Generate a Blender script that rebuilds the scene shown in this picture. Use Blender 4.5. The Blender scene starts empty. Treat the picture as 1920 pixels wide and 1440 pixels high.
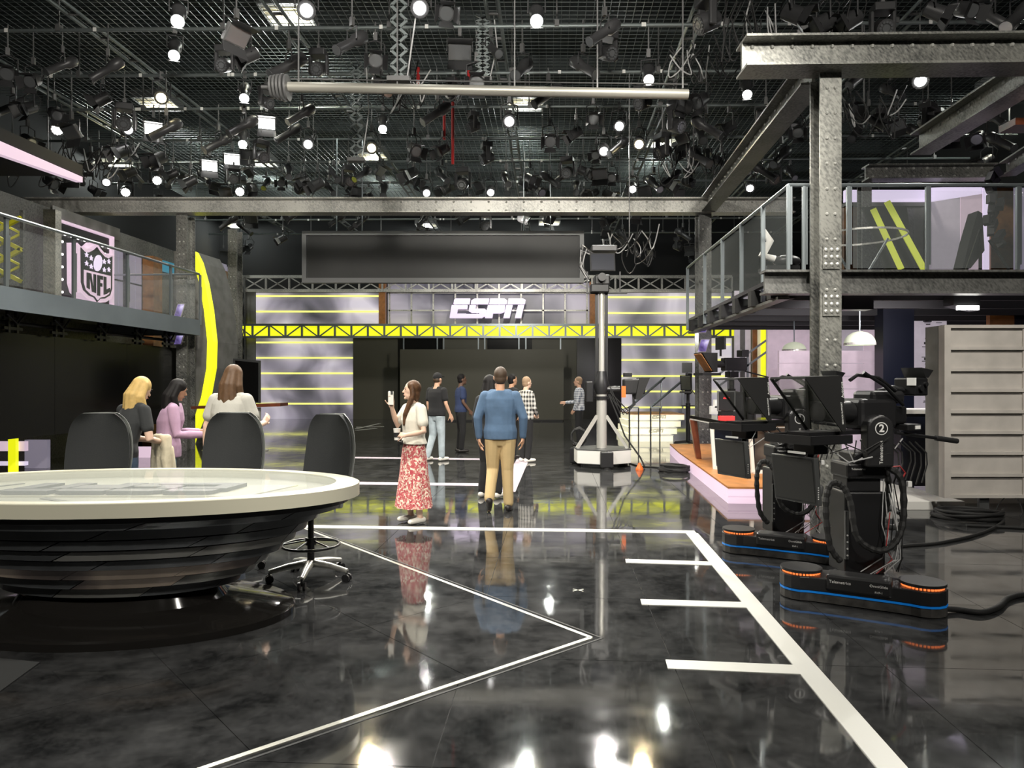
import bpy, bmesh, math, random
from mathutils import Vector, Matrix
random.seed(7)
SC = bpy.context.scene
COL = SC.collection
# ------------------------------------------------------------------ camera (level, 1.62 m above the floor, looking along +Y)
F = 1331.0; CH = 1.62; HY = 718.0
cd = bpy.data.cameras.new('camera'); cam = bpy.data.objects.new('camera', cd); COL.objects.link(cam)
cd.sensor_fit = 'HORIZONTAL'; cd.sensor_width = 36.0; cd.lens = 36.0 * F / 1920.0
cd.shift_y = -2.0 / 1920.0; cd.clip_end = 200
cam.location = (0, 0, CH); cam.rotation_euler = (math.radians(90), 0, 0)
SC.camera = cam
# ------------------------------------------------------------------ world: closed studio, only a trace of ambient
w = bpy.data.worlds.new('world'); SC.world = w; w.use_nodes = True
w.node_tree.nodes['Background'].inputs[0].default_value = (0.9, 0.95, 1.0, 1)
w.node_tree.nodes['Background'].inputs[1].default_value = 0.05
SC.view_settings.view_transform = 'Standard'; SC.view_settings.look = 'None'
SC.view_settings.gamma = 1.0; SC.view_settings.use_curve_mapping = False
SC.view_settings.exposure = 0.62
SC.cycles.max_bounces = 6; SC.cycles.diffuse_bounces = 3; SC.cycles.glossy_bounces = 4; SC.cycles.transparent_max_bounces = 10; SC.cycles.use_adaptive_sampling = True; SC.cycles.adaptive_threshold = .035
SC.cycles.sample_clamp_indirect = 6.0; SC.cycles.caustics_reflective = False; SC.cycles.caustics_refractive = False

# grid spotlights above and behind the camera, plus spots added to brighten the set
def spot_light(p, target, watts, angle=60, col=(1, .95, .86), r=.12, blend=.6):
    l = bpy.data.lights.new('studio_spot', 'SPOT'); l.energy = watts; l.spot_size = math.radians(angle)
    l.spot_blend = blend; l.shadow_soft_size = r; l.color = col
    o = bpy.data.objects.new('studio_spot', l); COL.objects.link(o); o.location = p
    d = Vector(target) - Vector(p); o.rotation_euler = d.to_track_quat('-Z', 'Y').to_euler()
    return o
FRONT_SPOTS = (((-1.5, -3, 7.6), (-2.3, 5.0, 1), 1150, 42), ((1.5, -3, 7.6), (0, 9, 1), 1400, 42), ((-6, -1, 7.6), (-2.5, 7, 1.2), 600, 48), ((5, -2, 7.6), (3, 5, .4), 900, 60), ((0, 2, 7.2), (-1.5, 18, 5.2), 2600, 62), ((-2, 4, 7.0), (-8.5, 14, 4), 1300, 60), ((4.5, 3, 7.4), (6, 9, 5), 800, 75), ((0, 21.6, 6.5), (0, 32, 3.5), 900, 90),  # far-beam and back-wall spots are added to brighten those, without fixtures
               ((-4, 2.5, 7.6), (-5, 9, 1), 650, 60), ((3, 2.5, 7.6), (3.5, 9.5, 1), 750, 60), ((-3, 5, 7.6), (-1.5, 11, 1), 1400, 60), ((0, 4, 7.6), (-2.4, 4.6, 1), 500, 60), ((2, 6, 7.6), (2, 13, 1), 1400, 60))
for (p, t, wt, an) in FRONT_SPOTS: spot_light(p, t, wt, an, r=.25)

# ------------------------------------------------------------------ pixels to places
def P(px, py, Y): return Vector(((px - 960) / F * Y, Y, CH - (py - HY) / F * Y))
def G(px, py, z=0.0):
    Y = (CH - z) * F / (py - HY); return Vector(((px - 960) / F * Y, Y, z))
V = Vector
ZUP = Vector((0, 0, 1))

# ------------------------------------------------------------------ materials
MT = {}
def _nt(name):
    m = bpy.data.materials.new(name); m.use_nodes = True; MT[name] = m
    return m, m.node_tree.nodes, m.node_tree.links, m.node_tree.nodes['Principled BSDF']
def c4(c): return (c[0], c[1], c[2], 1)
def M(name, col, rough=.5, metal=0.0, emit=None, es=0.0, var=None, alpha=1.0, trans=0.0, bump=None, spec=None, coat=0):
    m, N, L, b = _nt(name)
    b.inputs['Base Color'].default_value = c4(col); b.inputs['Roughness'].default_value = rough; b.inputs['Metallic'].default_value = metal
    if spec is not None: b.inputs['Specular IOR Level'].default_value = spec
    if coat: b.inputs['Coat Weight'].default_value = coat
    if emit is not None: b.inputs['Emission Color'].default_value = c4(emit); b.inputs['Emission Strength'].default_value = es
    if alpha < 1: b.inputs['Alpha'].default_value = alpha
    if trans: b.inputs['Transmission Weight'].default_value = trans
    if var or bump:
        t = N.new('ShaderNodeTexCoord'); n = N.new('ShaderNodeTexNoise'); n.inputs['Scale'].default_value = (var or bump)[0]; n.inputs['Detail'].default_value = 5
        L.new(t.outputs['Object'], n.inputs['Vector'])
        if var:
            mx = N.new('ShaderNodeMix'); mx.data_type = 'RGBA'; k = var[1]
            mx.inputs[6].default_value = c4([v * (1 - k) for v in col]); mx.inputs[7].default_value = c4([min(1, v * (1 + k)) for v in col])
            rp = N.new('ShaderNodeMapRange'); rp.inputs[1].default_value = .3; rp.inputs[2].default_value = .7
            L.new(n.outputs[0], rp.inputs[0]); L.new(rp.outputs[0], mx.inputs[0]); L.new(mx.outputs[2], b.inputs['Base Color'])
        if bump:
            bp = N.new('ShaderNodeBump'); bp.inputs['Strength'].default_value = bump[1]; bp.inputs['Distance'].default_value = .02
            L.new(n.outputs[0], bp.inputs['Height']); L.new(bp.outputs[0], b.inputs['Normal'])
    return m
def steel(name, dark, light, rough=.42, metal=.55):
    m, N, L, b = _nt(name)
    t = N.new('ShaderNodeTexCoord'); mp = N.new('ShaderNodeMapping'); mp0 = N.new('ShaderNodeMapping'); mp0.inputs['Rotation'].default_value = (.55, .6, 0); mp.inputs['Scale'].default_value = (30, 30, 1.3); L.new(t.outputs['Object'], mp0.inputs[0])
    n = N.new('ShaderNodeTexNoise'); n.inputs['Scale'].default_value = 1.3; n.inputs['Detail'].default_value = 6
    n2 = N.new('ShaderNodeTexNoise'); n2.inputs['Scale'].default_value = .9
    ad = N.new('ShaderNodeMath'); ad.operation = 'ADD'
    cr = N.new('ShaderNodeValToRGB'); cr.color_ramp.elements[0].position = .62; cr.color_ramp.elements[1].position = 1.0
    cr.color_ramp.elements[0].color = c4(dark); cr.color_ramp.elements[1].color = c4(light)
    ml = N.new('ShaderNodeMath'); ml.operation = 'MULTIPLY'; ml.inputs[1].default_value = .88
    L.new(mp0.outputs[0], mp.inputs[0]); L.new(mp.outputs[0], n.inputs['Vector']); L.new(t.outputs['Object'], n2.inputs['Vector'])
    L.new(n.outputs[0], ad.inputs[0]); L.new(n2.outputs[0], ad.inputs[1]); L.new(ad.outputs[0], ml.inputs[0]); L.new(ml.outputs[0], cr.inputs[0])
    L.new(cr.outputs[0], b.inputs['Base Color']); b.inputs['Roughness'].default_value = rough; b.inputs['Metallic'].default_value = metal
    return m
def graphic(name, cols, scale, es, rot=(0, 0, 0), stretch=(1, 1, 1), rough=.35):
    """a backlit printed graphic: soft abstract shapes and painted shadow bands from distorted noise and waves"""
    m, N, L, b = _nt(name)
    t = N.new('ShaderNodeTexCoord'); mp = N.new('ShaderNodeMapping'); mp.inputs['Rotation'].default_value = rot; mp.inputs['Scale'].default_value = stretch
    n = N.new('ShaderNodeTexNoise'); n.inputs['Scale'].default_value = scale; n.inputs['Detail'].default_value = 2.5; n.inputs['Distortion'].default_value = .6
    wv = N.new('ShaderNodeTexWave'); wv.inputs['Scale'].default_value = scale * .22; wv.inputs['Distortion'].default_value = 7; wv.inputs['Detail'].default_value = 2; wv.wave_type = 'BANDS'; wv.bands_direction = 'DIAGONAL'  # diagonal waves put soft shadow bands into the colour
    mx = N.new('ShaderNodeMath'); mx.operation = 'MULTIPLY_ADD'; mx.inputs[1].default_value = .34; 
    cr = N.new('ShaderNodeValToRGB'); e = cr.color_ramp.elements
    e[0].position = .35; e[0].color = c4(cols[0]); e[1].position = .95; e[1].color = c4(cols[-1])
    for i, cc in enumerate(cols[1:-1]):
        q = e.new(.35 + .6 * (i + 1) / (len(cols) - 1)); q.color = c4(cc)
    L.new(t.outputs['Object'], mp.inputs[0]); L.new(mp.outputs[0], n.inputs['Vector']); L.new(mp.outputs[0], wv.inputs['Vector'])
    L.new(wv.outputs['Fac'], mx.inputs[0]); L.new(n.outputs[0], mx.inputs[2]); L.new(mx.outputs[0], cr.inputs[0])
    L.new(cr.outputs[0], b.inputs['Base Color']); L.new(cr.outputs[0], b.inputs['Emission Color']); b.inputs['Emission Strength'].default_value = es
    b.inputs['Roughness'].default_value = rough
    return m
def plaid(name, base, dark, pitch, duty):
    m, N, L, b = _nt(name)
    t = N.new('ShaderNodeTexCoord'); sp = N.new('ShaderNodeSeparateXYZ'); L.new(t.outputs['Object'], sp.inputs[0])
    outs = []
    for ax in (('X', 'Y'), ('Z', None)):
        a = N.new('ShaderNodeMath'); a.operation = 'ADD'; L.new(sp.outputs[ax[0]], a.inputs[0])
        if ax[1]: L.new(sp.outputs[ax[1]], a.inputs[1])
        else: a.inputs[1].default_value = 10
        k = N.new('ShaderNodeMath'); k.operation = 'PINGPONG'; k.inputs[1].default_value = pitch; L.new(a.outputs[0], k.inputs[0])
        g = N.new('ShaderNodeMath'); g.operation = 'LESS_THAN'; g.inputs[1].default_value = pitch * duty; L.new(k.outputs[0], g.inputs[0]); outs.append(g)
    s = N.new('ShaderNodeMath'); s.operation = 'ADD'; L.new(outs[0].outputs[0], s.inputs[0]); L.new(outs[1].outputs[0], s.inputs[1])
    h = N.new('ShaderNodeMath'); h.operation = 'MULTIPLY'; h.inputs[1].default_value = .5; L.new(s.outputs[0], h.inputs[0])
    mx = N.new('ShaderNodeMix'); mx.data_type = 'RGBA'; mx.inputs[6].default_value = c4(base); mx.inputs[7].default_value = c4(dark)
    L.new(h.outputs[0], mx.inputs[0]); L.new(mx.outputs[2], b.inputs['Base Color']); b.inputs['Roughness'].default_value = .85
    return m
def floral(name):
    m, N, L, b = _nt(name)
    t = N.new('ShaderNodeTexCoord'); v = N.new('ShaderNodeTexVoronoi'); v.inputs['Scale'].default_value = 60; L.new(t.outputs['Object'], v.inputs['Vector'])
    cr = N.new('ShaderNodeValToRGB'); cr.color_ramp.interpolation = 'CONSTANT'; e = cr.color_ramp.elements
    e[0].position = 0; e[0].color = (.50, .12, .12, 1); e[1].position = .34; e[1].color = (.66, .44, .36, 1)
    for p, c in ((.6, (.45, .06, .08, 1)), (.78, (.85, .74, .6, 1)), (.92, (.7, .2, .2, 1))): q = e.new(p); q.color = c
    sp = N.new('ShaderNodeSeparateColor'); L.new(v.outputs['Color'], sp.inputs[0]); L.new(sp.outputs[0], cr.inputs[0])
    L.new(cr.outputs[0], b.inputs['Base Color']); b.inputs['Roughness'].default_value = .9
    return m
def floor_mat():
    m, N, L, b = _nt('floor_tile')
    t = N.new('ShaderNodeTexCoord'); g = N.new('ShaderNodeNewGeometry')
    n = N.new('ShaderNodeTexNoise'); n.inputs['Scale'].default_value = 2.6; n.inputs['Detail'].default_value = 12; n.inputs['Roughness'].default_value = .78
    L.new(g.outputs['Position'], n.inputs['Vector'])
    cr = N.new('ShaderNodeValToRGB'); e = cr.color_ramp.elements; e[0].position = .38; e[0].color = (.012, .0125, .013, 1); e[1].position = .70; e[1].color = (.075, .076, .077, 1)
    L.new(n.outputs[0], cr.inputs[0]); L.new(cr.outputs[0], b.inputs['Base Color'])
    n3 = N.new('ShaderNodeTexNoise'); n3.inputs['Scale'].default_value = 3.2; n3.inputs['Detail'].default_value = 6; L.new(g.outputs['Position'], n3.inputs['Vector'])
    mr = N.new('ShaderNodeMapRange'); mr.inputs[1].default_value = .3; mr.inputs[2].default_value = .75; mr.inputs[3].default_value = .025; mr.inputs[4].default_value = .10
    L.new(n3.outputs[0], mr.inputs[0]); L.new(mr.outputs[0], b.inputs['Roughness'])
    n2 = N.new('ShaderNodeTexNoise'); n2.inputs['Scale'].default_value = 2.4; n2.inputs['Detail'].default_value = 2; L.new(g.outputs['Position'], n2.inputs['Vector'])
    bp = N.new('ShaderNodeBump'); bp.inputs['Strength'].default_value = .035; bp.inputs['Distance'].default_value = .02; L.new(n2.outputs[0], bp.inputs['Height']); L.new(bp.outputs[0], b.inputs['Normal'])
    b.inputs['Specular IOR Level'].default_value = .5; b.inputs['IOR'].default_value = 2.1
    return m

# ------------------------------------------------------------------ mesh collecting
class MB:
    def __init__(s): s.v = []; s.f = []; s.mi = []; s.cur = 0
    def add(s, vs, fs):
        o = len(s.v); s.v += [tuple(v) for v in vs]; s.f += [tuple(i + o for i in f) for f in fs]; s.mi += [s.cur] * len(fs); return s
    def bx(s, x0, x1, y0, y1, z0, z1):
        return s.add([(x, y, z) for z in (z0, z1) for y in (y0, y1) for x in (x0, x1)],
                     [(0, 2, 3, 1), (4, 5, 7, 6), (0, 1, 5, 4), (2, 6, 7, 3), (0, 4, 6, 2), (1, 3, 7, 5)])
    def box(s, c, d, rz=0.0):
        c = V(c); R = Matrix.Rotation(rz, 3, 'Z'); h = V(d) / 2
        return s.add([c + R @ V((x * h.x, y * h.y, z * h.z)) for z in (-1, 1) for y in (-1, 1) for x in (-1, 1)],
                     [(0, 2, 3, 1), (4, 5, 7, 6), (0, 1, 5, 4), (2, 6, 7, 3), (0, 4, 6, 2), (1, 3, 7, 5)])
    def beam(s, a, b, w, h, up=ZUP):
        a, b = V(a), V(b); d = (b - a).normalized()
        if abs(d.dot(up)) > .98: up = V((0, 1, 0))
        r = d.cross(up).normalized() * (w / 2); u = r.cross(d).normalized() * (h / 2)
        vs = [p + i * r + j * u for p in (a, b) for j in (-1, 1) for i in (-1, 1)]
        return s.add(vs, [(0, 2, 3, 1), (4, 5, 7, 6), (0, 1, 5, 4), (2, 6, 7, 3), (0, 4, 6, 2), (1, 3, 7, 5)])
    def prism(s, pts, off):
        """closed planar polygon pts (3D) swept by vector off"""
        pts = [V(p) for p in pts]; off = V(off); n = len(pts)
        return s.add(pts + [p + off for p in pts], [tuple(range(n))[::-1], tuple(range(n, 2 * n))] + [(i, (i + 1) % n, (i + 1) % n + n, i + n) for i in range(n)])
    def tube(s, pts, r, n=8, closed=False, sx=1.0):
        pts = [V(p) for p in pts]; k = len(pts); R = r if isinstance(r, (list, tuple)) else [r] * k
        vs = []; ref = None
        for i, p in enumerate(pts):
            if closed: t = pts[(i + 1) % k] - pts[i - 1]
            else: t = pts[min(i + 1, k - 1)] - pts[max(i - 1, 0)]
            t = t.normalized() if t.length > 1e-9 else V((0, 0, 1))
            if ref is None: ref = V((1, 0, 0)) if abs(t.x) < .8 else V((0, 1, 0))
            a = (ref - t * ref.dot(t))
            a = a.normalized() if a.length > 1e-6 else t.orthogonal().normalized()
            ref = a; b = t.cross(a)
            for j in range(n):
                q = 2 * math.pi * j / n; vs.append(p + R[i] * (math.cos(q) * a * sx + math.sin(q) * b))
        fs = []
        for i in range(k if closed else k - 1):
            for j in range(n):
                A = i * n + j; B = i * n + (j + 1) % n; C = ((i + 1) % k) * n + (j + 1) % n; D = ((i + 1) % k) * n + j
                fs.append((A, B, C, D))
        if not closed: fs += [tuple(range(n))[::-1], tuple(range((k - 1) * n, k * n))]
        return s.add(vs, fs)
    def cyl(s, a, b, r, n=12, r2=None): return s.tube([a, b], [r, r if r2 is None else r2], n)
    def limb(s, pts, rad, n=10):
        pts = [V(p) for p in pts]; P_, R_ = [], []
        t0 = (pts[0] - pts[1]).normalized(); t1 = (pts[-1] - pts[-2]).normalized()
        for a in (80, 50, 22): P_.append(pts[0] + t0 * rad[0] * math.sin(math.radians(a))); R_.append(rad[0] * math.cos(math.radians(a)))
        P_ += pts; R_ += list(rad)
        for a in (22, 50, 80): P_.append(pts[-1] + t1 * rad[-1] * math.sin(math.radians(a))); R_.append(rad[-1] * math.cos(math.radians(a)))
        return s.tube(P_, R_, n)
    def ell(s, c, r, n=12, m=8, R=None):
        c = V(c); vs = []
        for i in range(m + 1):
            a = math.pi * i / m
            for j in range(n):
                q = 2 * math.pi * j / n; p = V((r[0] * math.sin(a) * math.cos(q), r[1] * math.sin(a) * math.sin(q), -r[2] * math.cos(a)))
                vs.append(c + (R @ p if R is not None else p))
        fs = []
        for i in range(m):
            for j in range(n):
                q = (i * n + j, i * n + (j + 1) % n, (i + 1) * n + (j + 1) % n, (i + 1) * n + j)
                if i == 0: q = (q[0], q[2], q[3])
                elif i == m - 1: q = (q[0], q[1], q[2])
                fs.append(q)
        return s.add(vs, fs)
    def rings(s, rg, n=16):
        """stack of horizontal ellipses (cx, cy, cz, rx, ry), capped"""
        vs = []
        for (cx, cy, cz, rx, ry) in rg:
            for j in range(n):
                q = 2 * math.pi * j / n; vs.append((cx + rx * math.cos(q), cy + ry * math.sin(q), cz))
        k = len(rg); fs = [(i * n + j, i * n + (j + 1) % n, (i + 1) * n + (j + 1) % n, (i + 1) * n + j) for i in range(k - 1) for j in range(n)]
        return s.add(vs, fs + [tuple(range(n))[::-1], tuple(range((k - 1) * n, k * n))])
    def lathe(s, prof, c=(0, 0, 0), n=24, sx=1.0, sy=1.0, close=False):
        c = V(c); k = len(prof); vs = []
        for (r, z) in prof:
            for j in range(n):
                q = 2 * math.pi * j / n; vs.append((c.x + r * sx * math.cos(q), c.y + r * sy * math.sin(q), c.z + z))
        fs = [(i * n + j, i * n + (j + 1) % n, ((i + 1) % k) * n + (j + 1) % n, ((i + 1) % k) * n + j) for i in range(k if close else k - 1) for j in range(n)]
        return s.add(vs, fs)
    def disc(s, c, nrm, r, n=16, t=.004):
        c = V(c); nrm = V(nrm).normalized(); return s.cyl(c, c + nrm * t, r, n)
    def xf(s, Mx): s.v = [tuple(Mx @ V(v)) for v in s.v]; return s
    def mesh(s, name, mat, smooth=False):
        me = bpy.data.meshes.new(name); me.from_pydata(s.v, [], s.f)
        for mm in (mat if isinstance(mat, (list, tuple)) else [mat]): me.materials.append(MT[mm] if isinstance(mm, str) else mm)
        if isinstance(mat, (list, tuple)): me.polygons.foreach_set('material_index', s.mi)
        bm = bmesh.new(); bm.from_mesh(me); bmesh.ops.recalc_face_normals(bm, faces=bm.faces); bm.to_mesh(me); bm.free()
        if smooth:
            me.polygons.foreach_set('use_smooth', [True] * len(me.polygons))
            me.set_sharp_from_angle(angle=math.radians(smooth if smooth is not True else 40))
        me.update(); return me
    def build(s, name, mat, parent=None, smooth=False, world=True, bevel=0.0):
        o = bpy.data.objects.new(name, None) if not s.v else None
        if parent is not None and world and parent.get('_placed'):
            Mi = FR[parent.name].inverted(); s.v = [tuple(Mi @ V(v)) for v in s.v]
        if parent is None:
            xs = [v[0] for v in s.v]; ys = [v[1] for v in s.v]; zs = [v[2] for v in s.v]
            og = V(((min(xs) + max(xs)) / 2, (min(ys) + max(ys)) / 2, min(zs))); s.v = [tuple(V(v) - og) for v in s.v]
        o = bpy.data.objects.new(name, s.mesh(name, mat, smooth)); COL.objects.link(o)
        if parent is None: o.location = og
        else: o.parent = parent
        if bevel:
            md = o.modifiers.new('edge', 'BEVEL'); md.width = bevel; md.segments = 2; md.limit_method = 'ANGLE'
        return o
FR = {}
def thing(name, label, cat, loc=(0, 0, 0), rz=0.0, group=None, kind=None):
    o = bpy.data.objects.new(name, None); COL.objects.link(o); o.empty_display_size = .1
    o.location = loc; o.rotation_euler = (0, 0, rz)
    FR[o.name] = Matrix.Translation(V(loc)) @ Matrix.Rotation(rz, 4, 'Z'); o['_placed'] = 1
    return tag(o, label, cat, group, kind)
def tag(o, label, cat, group=None, kind=None):
    if label: o['label'] = label
    if cat: o['category'] = cat
    if group: o['group'] = group
    if kind: o['kind'] = kind
    return o
def sub(parent, o): o.parent = parent; return o
def inst(me, name, parent, loc=(0, 0, 0), rot=None):
    o = bpy.data.objects.new(name, me); COL.objects.link(o); o.parent = parent; o.location = loc
    if rot: o.rotation_euler = rot
    return o
def copy_tree(o, parent=None):
    c = o.copy(); COL.objects.link(c); c.parent = parent
    for ch in list(o.children): copy_tree(ch, c)
    return c
def text_mesh(txt, size, depth=.004, shear=0.0, bold=0.0):
    cu = bpy.data.curves.new('lettering', 'FONT'); cu.body = txt; cu.size = size; cu.extrude = depth / 2; cu.shear = shear; cu.align_x = 'CENTER'; cu.align_y = 'CENTER'; cu.offset = bold; cu.resolution_u = 3
    o = bpy.data.objects.new('lettering', cu); COL.objects.link(o)
    dg = bpy.context.evaluated_depsgraph_get(); me = bpy.data.meshes.new_from_object(o.evaluated_get(dg)); bpy.data.objects.remove(o)
    me.materials.clear(); return me
def lettering(txt, size, mat, parent, c, right, up, depth=.004, shear=0.0, bold=0.0, name='lettering', world=True):
    """flat raised text, centre c, running along `right`"""
    me = text_mesh(txt, size, depth, shear, bold); me.name = name; me.materials.append(MT[mat])
    r = V(right).normalized(); u = V(up).normalized(); nn = r.cross(u)
    Mx = Matrix((r, u, nn)).transposed().to_4x4(); Mx.translation = V(c)
    if parent is not None and world and parent.get('_placed'): Mx = FR[parent.name].inverted() @ Mx
    o = bpy.data.objects.new(name, me); COL.objects.link(o); o.matrix_local = Mx
    if parent is not None: o.parent = parent
    return o

# ------------------------------------------------------------------ palette
floor_mat()
M('grout', (.05, .05, .048), .5)
M('line_white', (.72, .72, .68), .35)
M('line_lilac', (.62, .54, .62), .3)
M('strip_metal', (.55, .54, .48), .3, .6)
M('black_gap', (.004, .004, .004), .6)
M('void', (.010, .011, .012), .9)
M('ceiling_dark', (.052, .062, .062), .9, var=(2, .4))  # green-blue of the haze under the roof put into the colour
M('pipe', (.165, .19, .188), .45, .5)  # same haze tint put into the pipe colour
M('pipe_light', (.34, .33, .29), .45, .4)
M('fixture', (.045, .045, .047), .4, .1)
M('fixture_grey', (.14, .14, .14), .45, .4)
M('tag_white', (.75, .75, .72), .6)
M('gel_glass', (.25, .26, .27), .15, .6)
M('lamp_white', (1, 1, 1), .4, emit=(1, .99, .96), es=60)
M('lamp_warm', (1, .9, .6), .4, emit=(1, .86, .5), es=60)
M('lamp_soft', (1, 1, 1), .4, emit=(1, .98, .92), es=8)
M('lamp_blue', (.2, .7, 1), .4, emit=(.1, .55, .9), es=4)
M('red_cable', (.5, .02, .02), .5)
M('green_tape', (.05, .6, .08), .6)
steel('steel', (.07, .073, .071), (.34, .34, .31), .4, .45)
steel('steel_dark', (.06, .062, .06), (.20, .20, .19), .45, .3)
steel('steel_bright', (.30, .30, .28), (.68, .67, .62), .4, .35)
M('rivet', (.62, .62, .58), .35, .4)
M('rail', (.32, .36, .38), .35, .7)
M('glass', (.75, .82, .82), .03, 0, alpha=.05)
M('glass_green', (.2, .25, .2), .05, 0, alpha=.35)
M('fascia', (.22, .26, .29), .45, .2, var=(1.2, .12))
M('screen_black', (.006, .006, .006), .22, spec=.3)
M('screen_grey', (.040, .041, .040), .45, var=(.7, .15))
M('screen_olive_reflection', (.05, .048, .03), .5)  # olive tone of a reflection put into the base colour
M('bezel', (.20, .205, .205), .45, .3)
M('lavender', (.55, .48, .62), .4, emit=(.80, .70, .92), es=.50)
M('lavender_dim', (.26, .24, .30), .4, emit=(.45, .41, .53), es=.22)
M('pink_light', (.52, .38, .47), .4, emit=(.95, .72, .88), es=.40)
M('logo_light', (.75, .68, .8), .35, emit=(.85, .72, .95), es=.50)
M('yellow_led', (.8, .8, .05), .4, emit=(.87, .90, .01), es=.62)
M('yellow_strip', (.8, .8, .2), .4, emit=(.90, .90, .22), es=.65)
M('yellow_paint', (.75, .72, .03), .5)
M('lime_bar', (.6, .68, .05), .5, emit=(.55, .62, .05), es=.3)
M('wood', (.32, .15, .05), .45, var=(5, .35))
M('wood_orange', (.42, .17, .045), .4, var=(6, .25))
M('wood_brown', (.17, .05, .025), .3, var=(5, .3))
M('concrete', (.21, .21, .20), .6, var=(3, .25))
M('panel_concrete', (.46, .43, .395), .65, var=(3.5, .12))
M('white_paint', (.75, .74, .70), .5)
M('cream_rim', (.56, .54, .43), .35)
M('cream_top', (.42, .415, .34), .3)
M('desk_glass', (.8, .85, .82), .02, 0, alpha=.22)
M('desk_logo', (.09, .09, .10), .5)
M('slat_dark', (.075, .08, .085), .34, .3, var=(1.2, .5))
M('slat_grey', (.19, .19, .18), .35, .4, var=(1.5, .3))
M('gloss_black', (.012, .011, .010), .09)
M('chair_fabric', (.020, .022, .023), .85, bump=(90, .1))
M('chair_shell', (.38, .40, .38), .35, .3)
M('chair_base', (.62, .61, .56), .3, .5)
M('black_plastic', (.014, .014, .015), .4)
M('black_satin', (.013, .013, .014), .35, .1)
M('black_rubber', (.010, .010, .010), .7)
M('robot_shell', (.018, .018, .019), .38)
M('robot_foot', (.055, .052, .048), .7, var=(14, .5))
M('blue_stripe', (.01, .20, .62), .35, emit=(.0, .16, .6), es=.15)
M('orange_led', (1, .35, .1), .4, emit=(1, .22, .05), es=.75)
M('orange', (.8, .16, .02), .5)
M('cable_red', (.35, .03, .03), .5)
M('cable_grey', (.45, .45, .45), .5)
M('prompter_glass', (.16, .17, .14), .04, 0, alpha=.35)
M('monitor_grey', (.06, .062, .062), .4)
M('navy', (.004, .006, .015), .35)
M('navy_bin', (.01, .02, .12), .45)
M('lamp_dome', (.50, .54, .42), .3, emit=(.85, .92, .65), es=.22)
M('skin', (.62, .37, .25), .55)
M('skin_pale', (.70, .47, .35), .55)
M('skin_dark', (.13, .07, .045), .55)
M('skin_tan', (.50, .28, .17), .55)
M('hair_blonde', (.60, .41, .15), .55, spec=.25, var=(25, .12))
M('hair_brown', (.085, .042, .02), .55, spec=.25, var=(30, .4))
M('hair_lightbrown', (.085, .047, .024), .55, spec=.25, var=(25, .15))
M('hair_black', (.010, .009, .009), .6, spec=.15)
M('hair_dark', (.055, .033, .018), .6)
M('hair_grey', (.30, .20, .12), .7)
M('cloth_white', (.66, .63, .54), .9, bump=(12, .25))
M('cloth_offwhite', (.38, .37, .33), .9, bump=(12, .25))
M('cloth_black', (.012, .012, .013), .9, bump=(12, .2))
M('cloth_charcoal', (.03, .032, .033), .9, bump=(12, .25))
M('cloth_blue', (.075, .13, .215), .9, var=(9, .12), bump=(12, .25))
M('cloth_navy', (.025, .04, .10), .9, bump=(12, .2))
M('cloth_lilac', (.40, .26, .37), .9, var=(8, .12), bump=(12, .25))
M('cloth_pink', (.75, .5, .6), .9)
M('cloth_khaki', (.50, .37, .185), .9, bump=(10, .3))
M('cloth_beige', (.62, .55, .40), .9, bump=(14, .5))
M('denim', (.065, .10, .16), .9, var=(10, .25), bump=(14, .25))
M('denim_light', (.36, .42, .45), .9, var=(8, .2), bump=(14, .25))
M('denim_teal', (.11, .19, .23), .9, var=(10, .2))
plaid('plaid_bw', (.62, .6, .55), (.02, .02, .02), .045, .5)
plaid('plaid_blue', (.60, .62, .64), (.05, .07, .12), .03, .35)
floral('floral')
M('shoe_white', (.74, .71, .64), .6)
M('shoe_black', (.015, .012, .011), .5)
M('sole_white', (.7, .7, .66), .6)
M('phone_case', (.75, .72, .66), .3)
M('teal', (.1, .55, .45), .5)
M('lip', (.45, .16, .13), .5)
M('eye_dark', (.02, .015, .012), .3)
M('red_text', (.7, .03, .03), .5, emit=(.8, .04, .04), es=.4)
M('white_text', (.8, .8, .78), .5)
M('print_black', (.01, .01, .01), .6)
M('newspaper', (.60, .55, .60), .6, emit=(.75, .68, .76), es=.18, var=(4, .12))  # added glow stands in for light falling on the printed sheets
M('plank_lilac', (.55, .45, .50), .55, emit=(.8, .64, .74), es=.26, var=(5, .12))  # glow added in place of light on the planks
M('step_cream', (.78, .74, .58), .5, emit=(.95, .9, .62), es=.45)
M('bulb', (.9, .88, .86), .4, emit=(1, .97, .95), es=1.4)
M('blue_glow', (.05, .2, .3), .5, emit=(.05, .25, .38), es=.35)
graphic('wall_graphic', [(.04, .04, .047), (.15, .14, .17), (.34, .31, .38), (.56, .52, .60)], .55, .50)
graphic('wall_graphic_right', [(.05, .05, .06), (.22, .21, .24), (.42, .39, .45), (.62, .58, .65)], .45, .5, stretch=(1.2, 1, .5))
graphic('wall_graphic_grid', [(.03, .03, .037), (.09, .085, .11), (.19, .18, .22), (.42, .39, .46)], .4, .4)
graphic('desk_graphic', [(.01, .01, .01), (.05, .04, .035), (.16, .13, .10)], 2.2, .15)
graphic('screen_purple', [(.03, .02, .08), (.2, .15, .4), (.7, .65, .9)], 5.0, .6)
# ================================================================== THE SETTING
AX = math.radians(3.4); DD = V((math.sin(AX), math.cos(AX), 0)); RR = V((math.cos(AX), -math.sin(AX), 0))   # the room runs a little to the right of the lens
fl = MB().bx(-15, 15, -12, 37, -.3, -.012).build('floor', 'grout'); tag(fl, 'dark glossy tiled studio floor', None, kind='structure')
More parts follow.
